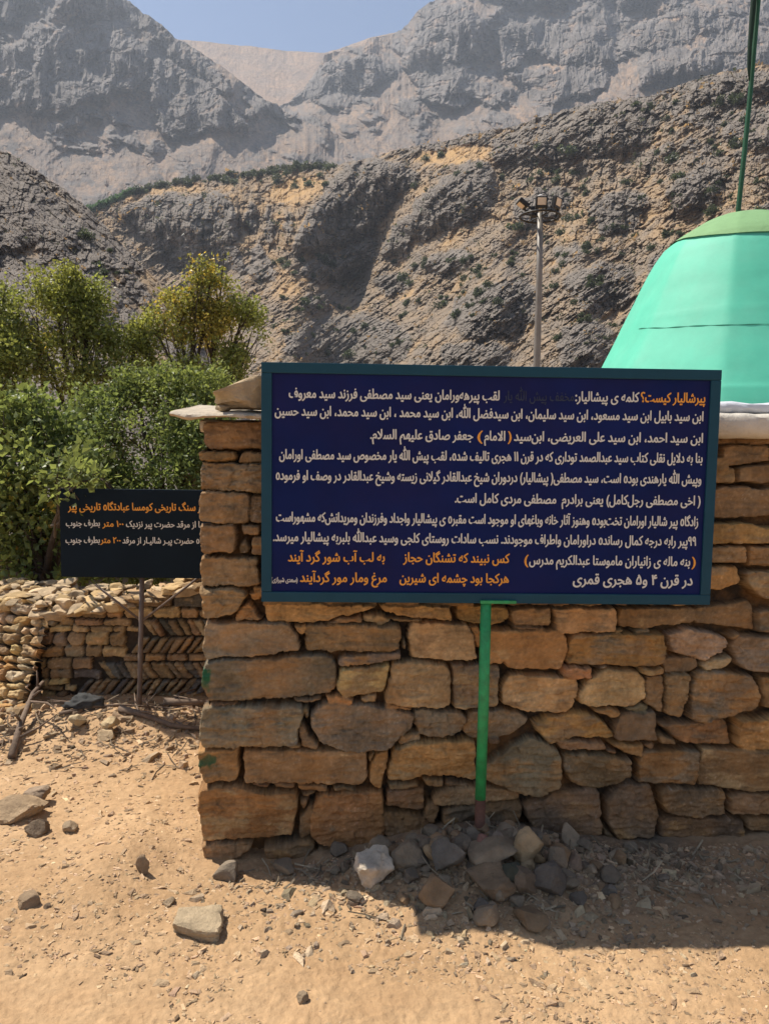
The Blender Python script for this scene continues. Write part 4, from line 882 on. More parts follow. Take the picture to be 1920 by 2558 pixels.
SOIL_MID = ((.275, .205, .136), (.43, .275, .132)); ROCK_MID = (.180, .157, .136)
def hill_fn(X, Y, v):
    w = 12 * fbm(X / 140, Y / 140, 3, 301)
    ca, sa = math.cos(math.radians(36)), math.sin(math.radians(36))
    al = X * ca - (Y + w) * sa; ac = X * sa + (Y + w) * ca                       # along and across the tilted strata
    low = fbm(X / 210, Y / 150, 4, 303)
    cliff = np.clip(blob(X, Y, [(430, 560, 150, 60, 1.1), (650, 560, 120, 90, 1.0), (900, 470, 120, 70, .9), (840, 600, 150, 80, .9), (1050, 560, 140, 90, .6), (560, 520, 60, 50, .8)]), 0, 1)
    upper = sstep(520, 380, Y - .02 * (X - 900) + .22 * np.clip(X - 1000, 0, 900))
    ledge = np.clip(blob(X, Y, [(250, 487, 90, 16, 1.3), (420, 470, 160, 18, 1.0), (760, 462, 90, 32, 1.3), (700, 500, 70, 26, .8), (1110, 395, 110, 26, 1.2), (1180, 372, 60, 16, .8), (1890, 330, 70, 60, .8), (720, 720, 70, 60, .9), (660, 650, 60, 40, .7)]), 0, 1)
    rib = ridged(al / 170, ac / 30, 4, 311, .55); rib2 = ridged(al / 60, ac / 13, 3, 315); fine = ridged(al / 20, ac / 9, 3, 318)
    fold = ridged(X / 190, Y / 160, 3, 321)
    flute = ridged((X + w) / 26, Y / 90, 4, 323)
    soil0 = sstep(-.05, .28, -.3 * rib * sstep(480, 640, Y) + .6 * low + .9 * fbm(al / 85, ac / 42, 5, 330, .62) + .10) * (1 - cliff)
    ledge = ledge * sstep(-.35, .15, fbm(X / 30, Y / 14, 4, 336) + .9 * ledge - .45)
    soil = np.clip(np.maximum(soil0, ledge * 1.0) - .6 * sstep(.2, .7, rib2) * (1 - .6 * ledge), 0, 1)
    b1 = blocks(al / 44, ac / 15, 340); b2 = blocks(al / 17 + 9, ac / 8, 344); b3 = blocks(X / 24, Y / 34, 348); b4 = blocks(X / 9, Y / 7, 352)
    rough = .55 + .9 * sstep(-.3, .35, fbm(X / 130, Y / 100, 3, 350))
    wx = X + 14 * fbm(X / 40, Y / 40, 3, 371); wy = Y + 14 * fbm(X / 40 + 9, Y / 40, 3, 372)
    crag = 22 * ridged(wx / 55, wy / 60, 5, 373, .6) + 20 * blocks(wx / 30, wy / 26, 374) + 13 * blocks(wx / 13, wy / 12, 375) + 8 * b4
    bed = 16 * rib + 7 * rib2 + 4 * fine + rough * (18 * b1 + 13 * b2 + 9 * b4)
    wt = sstep(.25, -.2, fbm(X / 190, Y / 130, 4, 376) - .9 * sstep(520, 700, Y) + .45)
    rock_ = bed * wt + crag * (1 - wt)
    rel = (1 - .8 * np.clip(soil, 0, 1)) * (rock_) * (1 - .45 * cliff) + 26 * fold + soil * 5 * fbm(X / 12, Y / 9, 3, 351) + cliff * (26 * flute + 20 * b3 + 50 * ridged((X + w) / 120, Y / 170, 3, 327))
    md = masses(X, Y, HILL_M); inm = sstep(-.5, 9, md); soil = np.clip(np.maximum(soil * (1 - .92 * inm), (1 - inm) * (.35 + .5 * sstep(-.35, .2, fbm(al / 60, ac / 26, 4, 380, .6))) * sstep(340, 520, Y) * (1 - .5 * wt * sstep(.0, .5, rib))), 0, 1)
    cliff = np.clip(cliff * inm * 1.1, 0, 1)
    macro = 58 * (1 - np.exp(-np.maximum(md, 0) / 20)) * (1 + .3 * low) + .6 * blob(X, Y, [(850, 480, 110, 110, 95), (960, 420, 110, 60, 60), (1130, 560, 130, 90, 60), (690, 575, 34, 110, -95), (622, 520, 24, 80, -60), (545, 600, 60, 60, 50), (430, 560, 110, 70, 55), (330, 560, 40, 60, -45), (1010, 640, 60, 120, -70),
                        (1330, 420, 170, 90, 70), (1620, 330, 160, 110, 80), (1480, 500, 80, 160, -60), (1250, 760, 120, 90, 55), (1480, 800, 120, 110, 60), (860, 820, 130, 60, 50), (740, 880, 70, 60, 45), (1080, 860, 110, 60, 55)])
    rel = rel + macro + 60 * fbm(X / 150, (Y + .6 * X) / 120, 4, 360) + cliff * 30 * ridged((X + w) / 60, Y / 130, 4, 362)
    steep = np.clip(.2 + .8 * cliff + .35 * inm + .3 * low - 1.2 * ledge, 0, 1)
    tint = np.clip(.38 + .9 * ledge + .8 * fbm(X / 60, Y / 40, 3, 333), 0, 1)
    return steep, rel, soil, tint
HILL_M = ['255,450 300,425 380,408 430,420 470,402 505,430 522,520 480,545 420,560 380,545 350,560 310,520 280,490', '522,440 552,430 562,500 547,522 526,500', '566,440 581,430 594,470 592,540 571,532', '611,450 631,445 637,500 612,532', '345,565 400,500 440,482 500,522 530,562 560,508 592,560 602,612 540,602 480,582',
          '630,522 650,470 680,430 720,368 780,343 850,338 902,370 907,402 862,422 832,470 802,512 740,532 680,547 618,552', '655,565 720,548 790,503 817,522 802,582 740,612 690,612 645,592', '880,450 960,370 1010,338 1062,350 1082,420 1040,470 960,502 900,522 850,562 818,552 830,500', '1050,330 1100,278 1200,238 1320,216 1402,210 1422,260 1402,322 1330,342 1250,342 1150,352 1080,362',
          '1475,190 1560,156 1640,146 1740,140 1740,205 1600,202 1520,232 1465,232', '980,640 1080,600 1150,600 1172,680 1120,722 1020,742 955,702', '590,755 660,690 760,670 860,690 902,742 862,795 700,800', '1200,600 1300,560 1382,580 1362,660 1260,682', '1200,702 1290,682 1342,722 1300,800 1205,800', '1430,402 1520,350 1572,380 1542,452 1450,472',
          '945,745 1060,732 1122,762 1080,812 955,812', '905,560 985,530 1040,545 1000,590 930,600', '1095,440 1180,395 1250,400 1215,465 1120,500', '1260,440 1350,400 1410,420 1370,500 1290,515', '640,640 700,625 745,650 705,680 645,680', '1560,480 1660,430 1740,440 1740,540 1600,570', '1390,560 1480,520 1560,560 1500,640 1400,660', '1560,240 1700,225 1740,300 1640,330 1550,300', '1190,530 1250,520 1270,560 1200,580', '790,600 860,580 900,620 840,650', '1100,215 1160,205 1200,225 1130,262']
HILL = terrain('hillside', [(120, 470), (200, 455), (250, 430), (330, 405), (430, 387), (540, 378), (600, 368), (700, 358), (800, 336), (900, 311), (1000, 291), (1100, 271), (1200, 238), (1300, 216), (1400, 204), (1500, 168), (1560, 150), (1660, 138), (1800, 110), (2000, 60)],
        1340., 38, lambda X: np.interp(X, [140, 400, 800, 1200, 1900, 2300], [560, 560, 520, 430, 330, 300]), hill_fn, 150, 2280, 1150, 680, SOIL_MID, ROCK_MID, 21, crest_rough=7, blur=45)
def left_fn(X, Y, v):
    w = 10 * fbm(X / 140, Y / 140, 3, 401)
    ca, sa = math.cos(math.radians(-42)), math.sin(math.radians(-42))
    al = X * ca - (Y + w) * sa; ac = X * sa + (Y + w) * ca
    low = fbm(X / 160, Y / 130, 4, 403)
    rib = ridged(al / 200, ac / 34, 4, 411, .55); rib2 = ridged(al / 55, ac / 13, 3, 415); fine = ridged(al / 20, ac / 9, 3, 418)
    wl_ = .25 + .75 * sstep(-.15, .2, fbm(X / 120, Y / 100, 4, 445))
    md = masses(X, Y, ['-200,330 0,350 60,372 120,430 190,520 150,570 60,540 -100,560 -250,500', '0,600 120,570 200,600 260,660 230,720 100,720 -20,680', '200,480 250,540 300,600 350,660 330,690 260,620 210,550'])
    soil = np.clip((1 - .8 * sstep(-.5, 9, md)) * sstep(-.1, .25, -.3 * rib + .6 * low + .8 * fbm(al / 85, ac / 36, 5, 431, .62) + blob(X, Y, [(40, 560, 70, 16, .5), (400, 720, 60, 60, .5)])) - .4 * sstep(.2, .7, rib2), 0, 1)
    rel = (1 - .75 * soil) * ((14 * rib + 6 * rib2 + 4 * fine + 15 * blocks(al / 50, ac / 14, 440) + 9 * blocks(al / 17, ac / 8, 444)) * (1 - wl_) + wl_ * (20 * ridged(X / 50, Y / 50, 5, 446, .6) + 20 * blocks((X + w) / 28, (Y - w) / 24, 447) + 12 * blocks(X / 12, Y / 11, 448))) + 24 * ridged(X / 150, Y / 150, 3, 421) + 50 * (1 - np.exp(-np.maximum(md, 0) / 20))
    return np.clip(.35 + .3 * low, 0, 1), rel, soil, np.clip(.15 + .8 * fbm(X / 50, Y / 40, 3, 433), 0, 1)
LEFT = terrain('left_hill', [(-500, -60), (-250, 120), (0, 322), (60, 350), (130, 400), (200, 458), (260, 520), (330, 592), (380, 650), (430, 730), (480, 820), (560, 930)],
        1340., 34, lambda X: np.interp(X, [-400, 0, 600], [230, 190, 120]), left_fn, -480, 640, 640, 520, SOIL_MID, (.185, .160, .138), 25, crest_rough=5, blur=40)

# ------------------------------------------------------------------ foliage
LEAF = np.array([[0, 0, 0], [.30, .32, .05], [0, 1, -.06], [-.30, .32, .05], [.0, .45, -.05]])
LEAF_F = np.array([[0, 1, 4], [1, 2, 4], [2, 3, 4], [3, 0, 4]])
def leaves(pts, size, cols, g, out=None):
    """small folded leaves at the points; out is the direction each leans to"""
    n = len(pts)
    d = g.normal(size=(n, 3)) * .8 + (out if out is not None else 0) + np.array([0, 0, .15]); d /= np.linalg.norm(d, axis=1, keepdims=True)
    r_ = g.normal(size=(n, 3)); x = np.cross(d, r_); x /= np.linalg.norm(x, axis=1, keepdims=True); z = np.cross(x, d)
    s = size * g.uniform(.6, 1.25, n)
    V = pts[:, None] + s[:, None, None] * (LEAF[None, :, 0, None] * x[:, None] * 1.15 + LEAF[None, :, 1, None] * d[:, None] + LEAF[None, :, 2, None] * z[:, None])
    Fc = (LEAF_F[None] + (np.arange(n) * 5)[:, None, None]).reshape(-1, 3)
    return V.reshape(-1, 3), Fc, np.repeat(cols, 5, 0)
def tree(name, label, cat, foot, blobs, leaf, dens, seed, pal, group=None):
    """blobs: (px, py, radius px, depth Y, yellow) - the masses of the crown; limbs run from the trunk into each of them"""
    g = np.random.default_rng(seed); root = thing(name, label, cat, foot, group)
    foot = np.array(foot); m = MB(); PT, CO, OUT = [], [], []
    fork = None
    for k, (px, py, rp, Y, yel) in enumerate(blobs):
        c = at(float(px), float(py), Y); r = rp * Y / F
        if fork is None:
            low = min(at(float(b_[0]), float(b_[1]), b_[3])[2] for b_ in blobs)
            mean = np.mean([at(float(b_[0]), float(b_[1]), b_[3]) for b_ in blobs], 0)
            fork = foot + np.array([(mean[0] - foot[0]) * .35, (mean[1] - foot[1]) * .35, max(.5, (mean[2] - foot[2]) * .32)])
            m.tube([foot - np.array([0, 0, .15]), (foot + fork) / 2 + g.normal(0, .05, 3), fork], [.11, .085, .07], 9)
        mid = (fork + c) / 2 + g.normal(0, .10, 3) + np.array([0, 0, -.08])
        rs_ = min(1, r / .3); m.tube([fork, mid, c, c + (c - mid) * .2], [.05 * rs_, .030 * rs_, .013 * rs_, .004 * rs_], 7) if rs_ > .5 else m.tube([prev, (prev + c) / 2 + np.array([0, 0, .03]), c], [.007, .006, .003], 5)
        for q in range(6):                                   # secondary branches
            d = g.normal(size=3); d[2] = abs(d[2]) * .7 + .1; d /= np.linalg.norm(d)
            s0 = mid + (c - mid) * g.uniform(.1, 1.0); e = c + d * r * .95
            m.tube([s0, (s0 + e) / 2 + g.normal(0, .05, 3), e], [.010, .006, .002], 5)
        prev = c
        n = int(dens * (r ** 2) * 1050 * (.08 / leaf) ** 1.5 * (1.75 if leaf < .046 else 1.5 if leaf < .05 else 1.2))
        d = g.normal(size=(n, 3)); d /= np.linalg.norm(d, axis=1, keepdims=True)
        lump = 1 + .38 * noise3(d * 2.3 + k * 7.1, seed) + .26 * noise3(d * 5.5 + k * 3.3, seed + 1)
        rad = r * lump * g.uniform(.0, 1, n) ** .42
        p = c + d * rad[:, None] * np.array([1, 1, .92])
        keep = (noise3(p * 4.2, seed + 5) + .6 * noise3(p * 9.5, seed + 6)) > -.14 + .30 * (g.random(n) - .5)
        p, d = p[keep], d[keep]; n = len(p)
        cl = 7                                               # leaves to a sprig
        pp = np.repeat(p, cl, 0) + g.normal(0, leaf * .95, (n * cl, 3))
        base = np.array(pal[0])[None] * (1 - yel) + np.array(pal[1])[None] * yel
        patch = np.clip(.5 + .9 * noise3(p * 2.2, seed + 9), 0, 1)[:, None]
        cc = base * (1 - .45 * patch) + np.array(pal[2])[None] * (.45 * patch)
        if yel > .2:
            yy = (g.random(n) < yel * .3)[:, None]; cc = np.where(yy, np.array([.44, .35, .08])[None], cc)
        cc = np.repeat(cc, cl, 0) * g.uniform(.5, 1.65, (n * cl, 1))
        PT.append(pp); CO.append(cc); OUT.append(np.repeat(d, cl, 0) * .6)
    V, Fc, C = leaves(np.vstack(PT), leaf, np.vstack(CO), g, np.vstack(OUT))
    m.build('trunk', M['bark'], root, True)
    mesh_np('crown', V, Fc, M['leaf'], root, cols={'col': C})
    settle(root); return len(C) // 5
GP = ((.185, .21, .058), (.36, .30, .070), (.115, .15, .045)); GN = ((.150, .185, .058), (.27, .25, .065), (.085, .125, .040))
def gz(x, y): return (x, y, float(gh(x, y)))
tree('leafy_tree', 'round-crowned green tree at left, its top standing against the dark hill', 'tree', gz(-3.55, 8.6),
     [(135, 725, 68, 8.6, .1), (222, 742, 48, 8.7, .05), (95, 820, 85, 8.5, .15), (210, 820, 70, 8.6, .05), (130, 920, 80, 8.3, .15), (50, 900, 80, 8.2, .25), (285, 860, 40, 8.8, .1), (340, 850, 34, 8.9, .1), (165, 690, 34, 8.6, .15), (185, 770, 50, 8.6, .1), (210, 925, 60, 8.5, .1), (300, 930, 55, 8.6, .1)], .047, 1.0, 101, GP)
tree('yellowing_tree', 'yellowing tree with open branches between the hillside and the blue sign', 'tree', gz(-2.4, 9.3),
     [(498, 675, 42, 9.3, .5), (555, 690, 42, 9.3, .45), (520, 740, 55, 9.3, .6), (440, 770, 55, 9.2, .4), (530, 800, 65, 9.3, .75), (605, 790, 52, 9.4, .12), (385, 815, 46, 9.0, .15), (620, 860, 50, 9.4, .1), (570, 880, 45, 9.3, .2), (455, 850, 34, 9.1, .3), (370, 890, 40, 9.0, .1), (470, 925, 52, 9.0, .15), (560, 935, 58, 9.2, .1)], .045, .95, 102, GP)
tree('leafy_tree', 'tall green tree cut by the left edge of the photo', 'tree', gz(-4.8, 8.2),
     [(5, 770, 75, 8.2, .1), (-60, 850, 120, 8.2, .1), (20, 880, 85, 8.0, .15), (-120, 980, 140, 8.2, .1), (-10, 1010, 110, 7.8, .15)], .048, 1.0, 103, GP)
tree('leafy_bush', 'broad green bush behind the second sign and the low wall', 'bush', gz(-2.0, 7.4),
     [(340, 975, 60, 7.6, .1), (250, 1030, 80, 7.4, .05), (420, 985, 90, 7.5, .1), (520, 985, 75, 7.7, .1), (360, 1090, 120, 7.2, .05), (470, 1110, 110, 7.2, .05), (560, 1090, 90, 7.6, .05), (250, 1160, 120, 7.0, .05), (420, 1210, 120, 7.0, .0), (330, 1300, 120, 6.8, .0), (470, 1320, 90, 6.9, .0), (180, 1330, 110, 6.7, .0), (380, 1400, 90, 6.6, .0), (230, 1420, 90, 6.5, 0)], .043, 1.0, 104, GN)
tree('leafy_bush', 'near bush of larger glossy leaves at left overhanging the second sign', 'bush', gz(-2.75, 6.0),
     [(70, 1050, 95, 6.3, .05), (-20, 1080, 110, 6.2, .1), (140, 1110, 100, 6.2, .05), (60, 1190, 110, 6.0, .1), (180, 1190, 75, 5.7, .05), (205, 1205, 34, 4.5, .1), (165, 1235, 26, 4.4, .1), (250, 1195, 22, 4.5, .1), (20, 1300, 110, 5.9, .3), (110, 1330, 90, 5.9, .05), (60, 1420, 80, 5.9, .05), (-80, 1250, 140, 6.0, .1), (140, 1420, 70, 5.9, .0)], .062, 1.0, 105, GN)

# ---- scrub on the slopes
def shrub_mesh(seed, n=260):
    g = np.random.default_rng(seed); P, C = [], []
    for k in range(5):
        c = g.normal(0, .28, 3) * np.array([1, 1, .5]) + np.array([0, 0, .45]); d = g.normal(size=(n // 5, 3)); d /= np.linalg.norm(d, axis=1, keepdims=True)
        P.append(c + d * (g.uniform(.15, 1, (n // 5, 1)) ** .5) * g.uniform(.28, .5)); C.append(np.tile(np.array([.050, .064, .030]) * g.uniform(.7, 1.35), (n // 5, 1)))
    P = np.vstack(P); V, Fc, Cc = leaves(P, .26, np.vstack(C) * g.uniform(.7, 1.3, (len(P), 1)), g)
    me = mesh_np('hillside_shrub', V, Fc, M['leaf'], cols={'col': Cc}); d = me.data; bpy.data.objects.remove(me); return d
SH = [shrub_mesh(s) for s in (1, 2, 3, 4)]
def place_on(Tn, px, py):
    i = int(np.clip(np.searchsorted(Tn['X'], px), 0, len(Tn['X']) - 1)); v = (py - Tn['yb'][i]) / (Tn['yc'][i] - Tn['yb'][i])
    j = int(np.clip(round(v * (len(Tn['v']) - 1)), 0, len(Tn['v']) - 1)); return Tn['P'][j, i]
def shrubs():
    g = np.random.default_rng(17); spots = []
    areas = [(980, 1330, 640, 700, 24), (1000, 1250, 700, 800, 24), (650, 900, 640, 780, 22), (680, 1000, 790, 900, 16), (640, 830, 420, 470, 16), (330, 620, 440, 470, 16), (1250, 1900, 420, 640, 60),
             (1000, 1500, 360, 480, 16), (1350, 1600, 640, 880, 22), (1560, 1900, 250, 420, 22), (200, 430, 590, 760, 10)]
    for x0, x1, y0, y1, n in areas:
        for _ in range(n): spots.append((g.uniform(x0, x1), g.uniform(y0, y1), g.uniform(8, 24) * (1.35 if g.random() < .2 else 1)))
    for k, (x, y, w) in enumerate(spots):
        T_ = LEFT if (x < 440 and y > 580) else HILL
        p = place_on(T_, x, y); R = math.hypot(p[0], p[1])
        o = bpy.data.objects.new('hillside_shrub', SH[k % 4]); COL.objects.link(o)
        s = w * R / F * .85; o.scale = (s, s, s * g.uniform(.7, 1.1)); o.rotation_euler = (0, 0, g.uniform(0, 6.28)); o.location = p - np.array([0, 0, s * .12])
        tag(o, 'dark green shrub dotted among the rocks of the hillside', 'shrub', 'shrubs scattered over the rocky hillside')
shrubs()
def tufts():
    g = np.random.default_rng(29); P, C, S = [], [], []
    for T_, n in ((HILL, 5200), (LEFT, 900)):
        V, soil = T_['P'], T_['soil']; nv, nu = soil.shape
        j = g.integers(int(nv * .25), nv, n); i = g.integers(0, nu, n); p = V[j, i]; R_ = np.hypot(p[:, 0], p[:, 1])
        s = R_ / F * g.lognormal(1.15, .45, n); c = np.where((g.random(n) < .45)[:, None], np.array([[.060, .068, .034]]), np.array([[.30, .215, .10]])) * g.uniform(.6, 1.3, (n, 1))
        for q in range(7):
            P.append(p + g.normal(0, .55, (n, 3)) * s[:, None] * np.array([1, 1, .6]) + np.array([0, 0, 1]) * (.35 * s)[:, None]); C.append(c * g.uniform(.75, 1.25, (n, 1))); S.append(s * 1.1)
    P, C, S = np.vstack(P), np.vstack(C), np.concatenate(S)
    V, Fc, Cc = leaves(P, S, C, g)
    tag(mesh_np('dry_scrub', V, Fc, M['leaf'], cols={'col': Cc}), 'dry grass tufts and low scrub speckling the rocky slopes', 'scrub', kind='stuff')
tufts()
def wood():
    g = np.random.default_rng(23); P, C = [], []
    for _ in range(260):
        if g.random() < .6: x, y = g.uniform(150, 350), g.uniform(450, 476)
        else: x = g.uniform(340, 820); y = np.interp(x, [340, 500, 620, 820], [462, 438, 428, 410]) + g.uniform(-4, 14)
        p = place_on(HILL, x, y); R = math.hypot(p[0], p[1]); s = g.uniform(7, 14) * R / F
        n = 60; d = g.normal(size=(n, 3)); d /= np.linalg.norm(d, axis=1, keepdims=True)
        P.append(p + np.array([0, 0, s * .5]) + d * s * .6 * g.uniform(.3, 1, (n, 1)) ** .5); C.append(np.tile(np.array([.060, .115, .045] if x < 345 else [.060, .070, .034]) * g.uniform(.7, 1.3), (n, 1)))
    P = np.vstack(P); V, Fc, Cc = leaves(P, 1.5, np.vstack(C), g)
    tag(mesh_np('distant_wood', V, Fc, M['leaf'], cols={'col': Cc}), 'strip of dark green woodland on the terrace below the far mountain', 'woodland', kind='stuff')
wood()

# ------------------------------------------------------------------ rocks at the foot of the sign and about the ground
K3 = (800, 2000, .4819); K4 = (0, 1900, .4819)
def rk(K, x, y, w, h, seed, col, label, **k):
    """x, y = middle of the rock's foot in the crop, w, h = its size there"""
    rock_px(k.pop('name', 'rubble_rock'), label, 'rock', K[0] + x * K[2], K[1] + y * K[2], w * K[2], h * K[2], seed, col, **k)
GR = (.28, .215, .145); BR = (.33, .215, .12); TN = (.42, .295, .165); DK = (.21, .165, .118)
HG = 'rocks heaped at the foot of the green post'
rk(K3, 270, 475, 225, 195, 201, (.62, .52, .40), 'pale whitish rock lit by the sun at the left end of the heap', group=HG, cuts=12, rough=.16, rot=(10, 8, 20))
rk(K3, 605, 575, 205, 180, 202, BR, 'rounded brown rock at the front of the heap, right of the pale one', group=HG, cuts=6, rough=.05)
rk(K3, 910, 535, 300, 175, 203, (.24, .165, .10), 'largest brown boulder in the middle of the heap', group=HG, cuts=8, rot=(0, 8, 15))
rk(K3, 1075, 525, 170, 180, 204, (.21, .155, .105), 'brown rock wedged behind the right end of the largest boulder', group=HG, cuts=8)
rk(K3, 1010, 425, 130, 90, 205, (.07, .075, .055), 'small dark greenish stone on top of the largest boulder', group=HG, lift=.055)
rk(K3, 1200, 520, 190, 190, 206, (.15, .125, .10), 'dark angular rock right of the largest boulder', group=HG, cuts=11)
rk(K3, 905, 370, 290, 130, 207, GR, 'long grey slab lying tilted below the foot of the post', group=HG, rot=(0, -14, 5), blocky=.5, lift=.03)
rk(K3, 1085, 300, 170, 170, 208, TN, 'tan slab leaning on the wall right of the post', group=HG, blocky=.6, rot=(-20, 25, 10), lift=.045, depth=.5)
rk(K3, 920, 250, 85, 85, 209, (.27, .21, .16), 'small rounded buff stone touching the rusty foot of the post', group=HG, lift=.04)
rk(K3, 843, 262, 75, 80, 210, (.25, .13, .10), 'small reddish stone in front of the rusty post foot', group=HG, lift=.04)
rk(K3, 1232, 360, 115, 125, 211, (.25, .19, .13), 'brown stone right of the leaning tan slab', group=HG, lift=.015)
rk(K3, 1322, 372, 95, 100, 212, (.28, .20, .14), 'squarish brown stone at the right end of the heap', group=HG)
rk(K3, 445, 375, 185, 160, 213, GR, 'grey rock behind the pale rock', group=HG, rot=(0, 20, 0))
rk(K3, 310, 290, 140, 95, 214, GR, 'grey stone against the wall above the pale rock', group=HG, lift=.02)
rk(K3, 665, 370, 190, 150, 215, (.18, .155, .125), 'broad grey-brown rock left of the tilted slab', group=HG, lift=.03)
rk(K3, 540, 275, 95, 85, 216, DK, 'dark stone at the back of the heap, third from its left end', group=HG, lift=.02)
rk(K3, 625, 262, 100, 65, 217, GR, 'flat grey stone at the back of the heap by the wall', group=HG, lift=.035)
rk(K3, 742, 275, 100, 80, 218, DK, 'dark stone by the wall left of the rusty post foot', group=HG, lift=.03)
rk(K3, 1100, 690, 190, 110, 219, (.21, .145, .085), 'low brown rock near the shadow edge in front of the heap', group=HG)
rk(K3, 470, 435, 90, 70, 220, DK, 'dark stone between the pale rock and the rounded brown one', group=HG)
rk(K3, 845, 605, 110, 70, 221, (.17, .14, .11), 'small dark brown stone in front of the largest boulder', group=HG)
rk(K3, 1345, 560, 100, 80, 222, (.16, .135, .11), 'dark stone lying in the shade, upper of the two right of the heap', group=HG)
rk(K3, 1500, 500, 90, 65, 223, (.18, .155, .125), 'flat grey stone in the shade farthest right of the heap', group=HG)
rk(K3, 1280, 440, 120, 70, 224, DK, 'dark flat stone below the squarish brown stone', group=HG)
rk(K3, 95, 300, 100, 75, 225, DK, 'dark stone at the wall foot left of the heap', group=HG)
rk(K3, 1020, 560, 90, 60, 226, GR, 'grey stone under the front of the largest boulder', group=HG)
rk(K4, 1005, 945, 280, 82, 231, (.46, .35, .22), 'flat tan stone with a shaded front lying before the wall corner', name='ground_stone', blocky=.85, cuts=3, depth=.85, rot=(5, 3, 6), sink=.1)
rk(K4, 135, 775, 125, 80, 232, (.33, .23, .14), 'brown stone half buried in the path near the left edge', name='ground_stone', sink=.25)
rk(K4, 350, 380, 85, 55, 233, (.30, .22, .14), 'dark angular stone on the path right of the left outcrop', name='ground_stone')
rk(K4, 735, 590, 80, 115, 234, (.33, .23, .14), 'small upright stone standing in the path', name='ground_stone', depth=.5)
rk(K4, 868, 760, 70, 40, 235, (.33, .24, .15), 'small brown stone behind the flat tan stone', name='ground_stone')
rk(K4, 1565, 1265, 70, 55, 236, (.30, .22, .14), 'small stone on the path at the bottom middle of the photo', name='ground_stone')
rk(K4, 60, 330, 270, 115, 237, (.37, .26, .155), 'broad tan slab of the broken outcrop at the left edge', name='outcrop_rock', blocky=.3, depth=.9, sink=.2, rough=.15)
rk(K4, 160, 225, 140, 75, 238, (.30, .22, .15), 'dark cracked rock on top of the outcrop at the left', name='outcrop_rock', lift=.02, rough=.15)
rk(K4, 175, 400, 120, 90, 239, (.20, .145, .095), 'dark rough rock at the foot of the outcrop at the left', name='outcrop_rock', rough=.12)
rk(K4, 240, 775, 40, 30, 240, (.28, .2, .13), 'pebble beside the half-buried stone near the left edge', name='ground_stone')

g = np.random.default_rng(61)                              # the small stuff of the heap, one object each
for k in range(70):
    x = g.normal(.42, .36); y = 2.86 + .08 * (x + .72) - abs(g.normal(.02, .17)) - .03; w = float(np.clip(g.lognormal(-2.75, .35), .035, .12))
    c = np.array([GR, BR, DK, TN][g.choice(4, p=[.4, .25, .25, .1])]) * g.uniform(.8, 1.15)
    rock('rubble_stone', 'small angular stone among the rubble at the foot of the green post', 'stone', (x, y), (w, w * g.uniform(.7, 1), w * g.uniform(.55, .85)), 700 + k, c, rot=(g.normal(0, 18), g.normal(0, 18), g.uniform(0, 360)),
         group='small stones filling the heap at the post', sub=3, sink=.2)
g = np.random.default_rng(77)                              # stone chips over the path
n = 70000
rr = 1.5 * (6.2 / 1.5) ** g.random(n); aa = g.uniform(-.62, .62, n); x = rr * np.sin(aa); y = rr * np.cos(aa)
den = noise2(x * 1.7, y * 1.7, 5) + .5 * noise2(x * 5, y * 5, 6); ok = (den > -.30 + .5 * (g.random(n) - .5)) & (y < 2.86 + (x + .72) * .08 + 20 * (x < -.75)) & (y < 4.7)
x, y = x[ok], y[ok]; sz = np.clip(g.lognormal(-5.2, .62, len(x)), .003, .035) * (.8 + y / 6)
flakes('stone_chips', x, y, sz, .27, M['rock'], 'small stone chips strewn over the sandy path', 'gravel', (.50, .345, .205), .25)
n = 3800; x = g.normal(.6, .6, n); y = 2.86 + .08 * (x + .72) - np.abs(g.normal(0, .26, n)) - .03; ok = (x > -.7) & (y > 2.2)
x, y = x[ok], y[ok]; flakes('rubble_gravel', x, y, np.clip(g.lognormal(-4.5, .6, len(x)), .005, .05), .5, M['rock'], 'loose rubble and dry litter along the wall foot', 'rubble', (.40, .30, .195), .25, seed=9)
n = 1600; x = g.uniform(-2.7, -.7, n); y = g.normal(4.15, .25, n); ok = y < 4.6
x, y = x[ok], y[ok]; flakes('wall_foot_rubble', x, y, np.clip(g.lognormal(-4.2, .6, len(x)), .008, .07), .5, M['rock'], 'tan rubble strewn in front of the low wall', 'rubble', (.38, .27, .17), .25, seed=10)

def branch(label, pts, rad, seed, twigs=5, name='dead_branch'):
    g = np.random.default_rng(seed); P = [np.array(p, float) for p in pts]; m = MB()
    m.tube(P, np.linspace(rad, rad * .45, len(P)).tolist(), 8)
    for _ in range(twigs):
        t = g.uniform(.15, .95) * (len(P) - 1); i = int(min(t, len(P) - 2)); s = P[i] + (P[i + 1] - P[i]) * (t - i)
        e = s + np.array([g.normal(0, .14), g.normal(0, .08), abs(g.normal(.03, .04))]); m.tube([s, (s + e) / 2 + g.normal(0, .015, 3), e], [rad * .4, rad * .3, rad * .12], 5)
    tag(m.build(name, M['dry_twig'], None, True), label, 'branch')
def gp(x, y, up=.02):
    p = ground_pt(float(x), float(y)); return (p[0], p[1], float(gh(p[0], p[1])) + up)
branch('long dead branch lying on the ground left of the wall corner', [gp(300, 1824), gp(360, 1830), gp(430, 1842), gp(560, 1850)], .022, 3)
branch('thin grey branch on the litter below the second sign', [gp(150, 1830), gp(230, 1822), gp(300, 1812), gp(400, 1806)], .012, 4)
branch('short log lying against the shaded foot of the low wall', [gp(410, 1792, .03), gp(470, 1790, .03), gp(540, 1788, .03)], .03, 5, 2)
branch('crooked dead stick rising from the ground at the left edge', [gp(30, 1900), gp(52, 1850, .05), gp(85, 1815, .12), gp(110, 1795, .16)], .022, 6, 7)
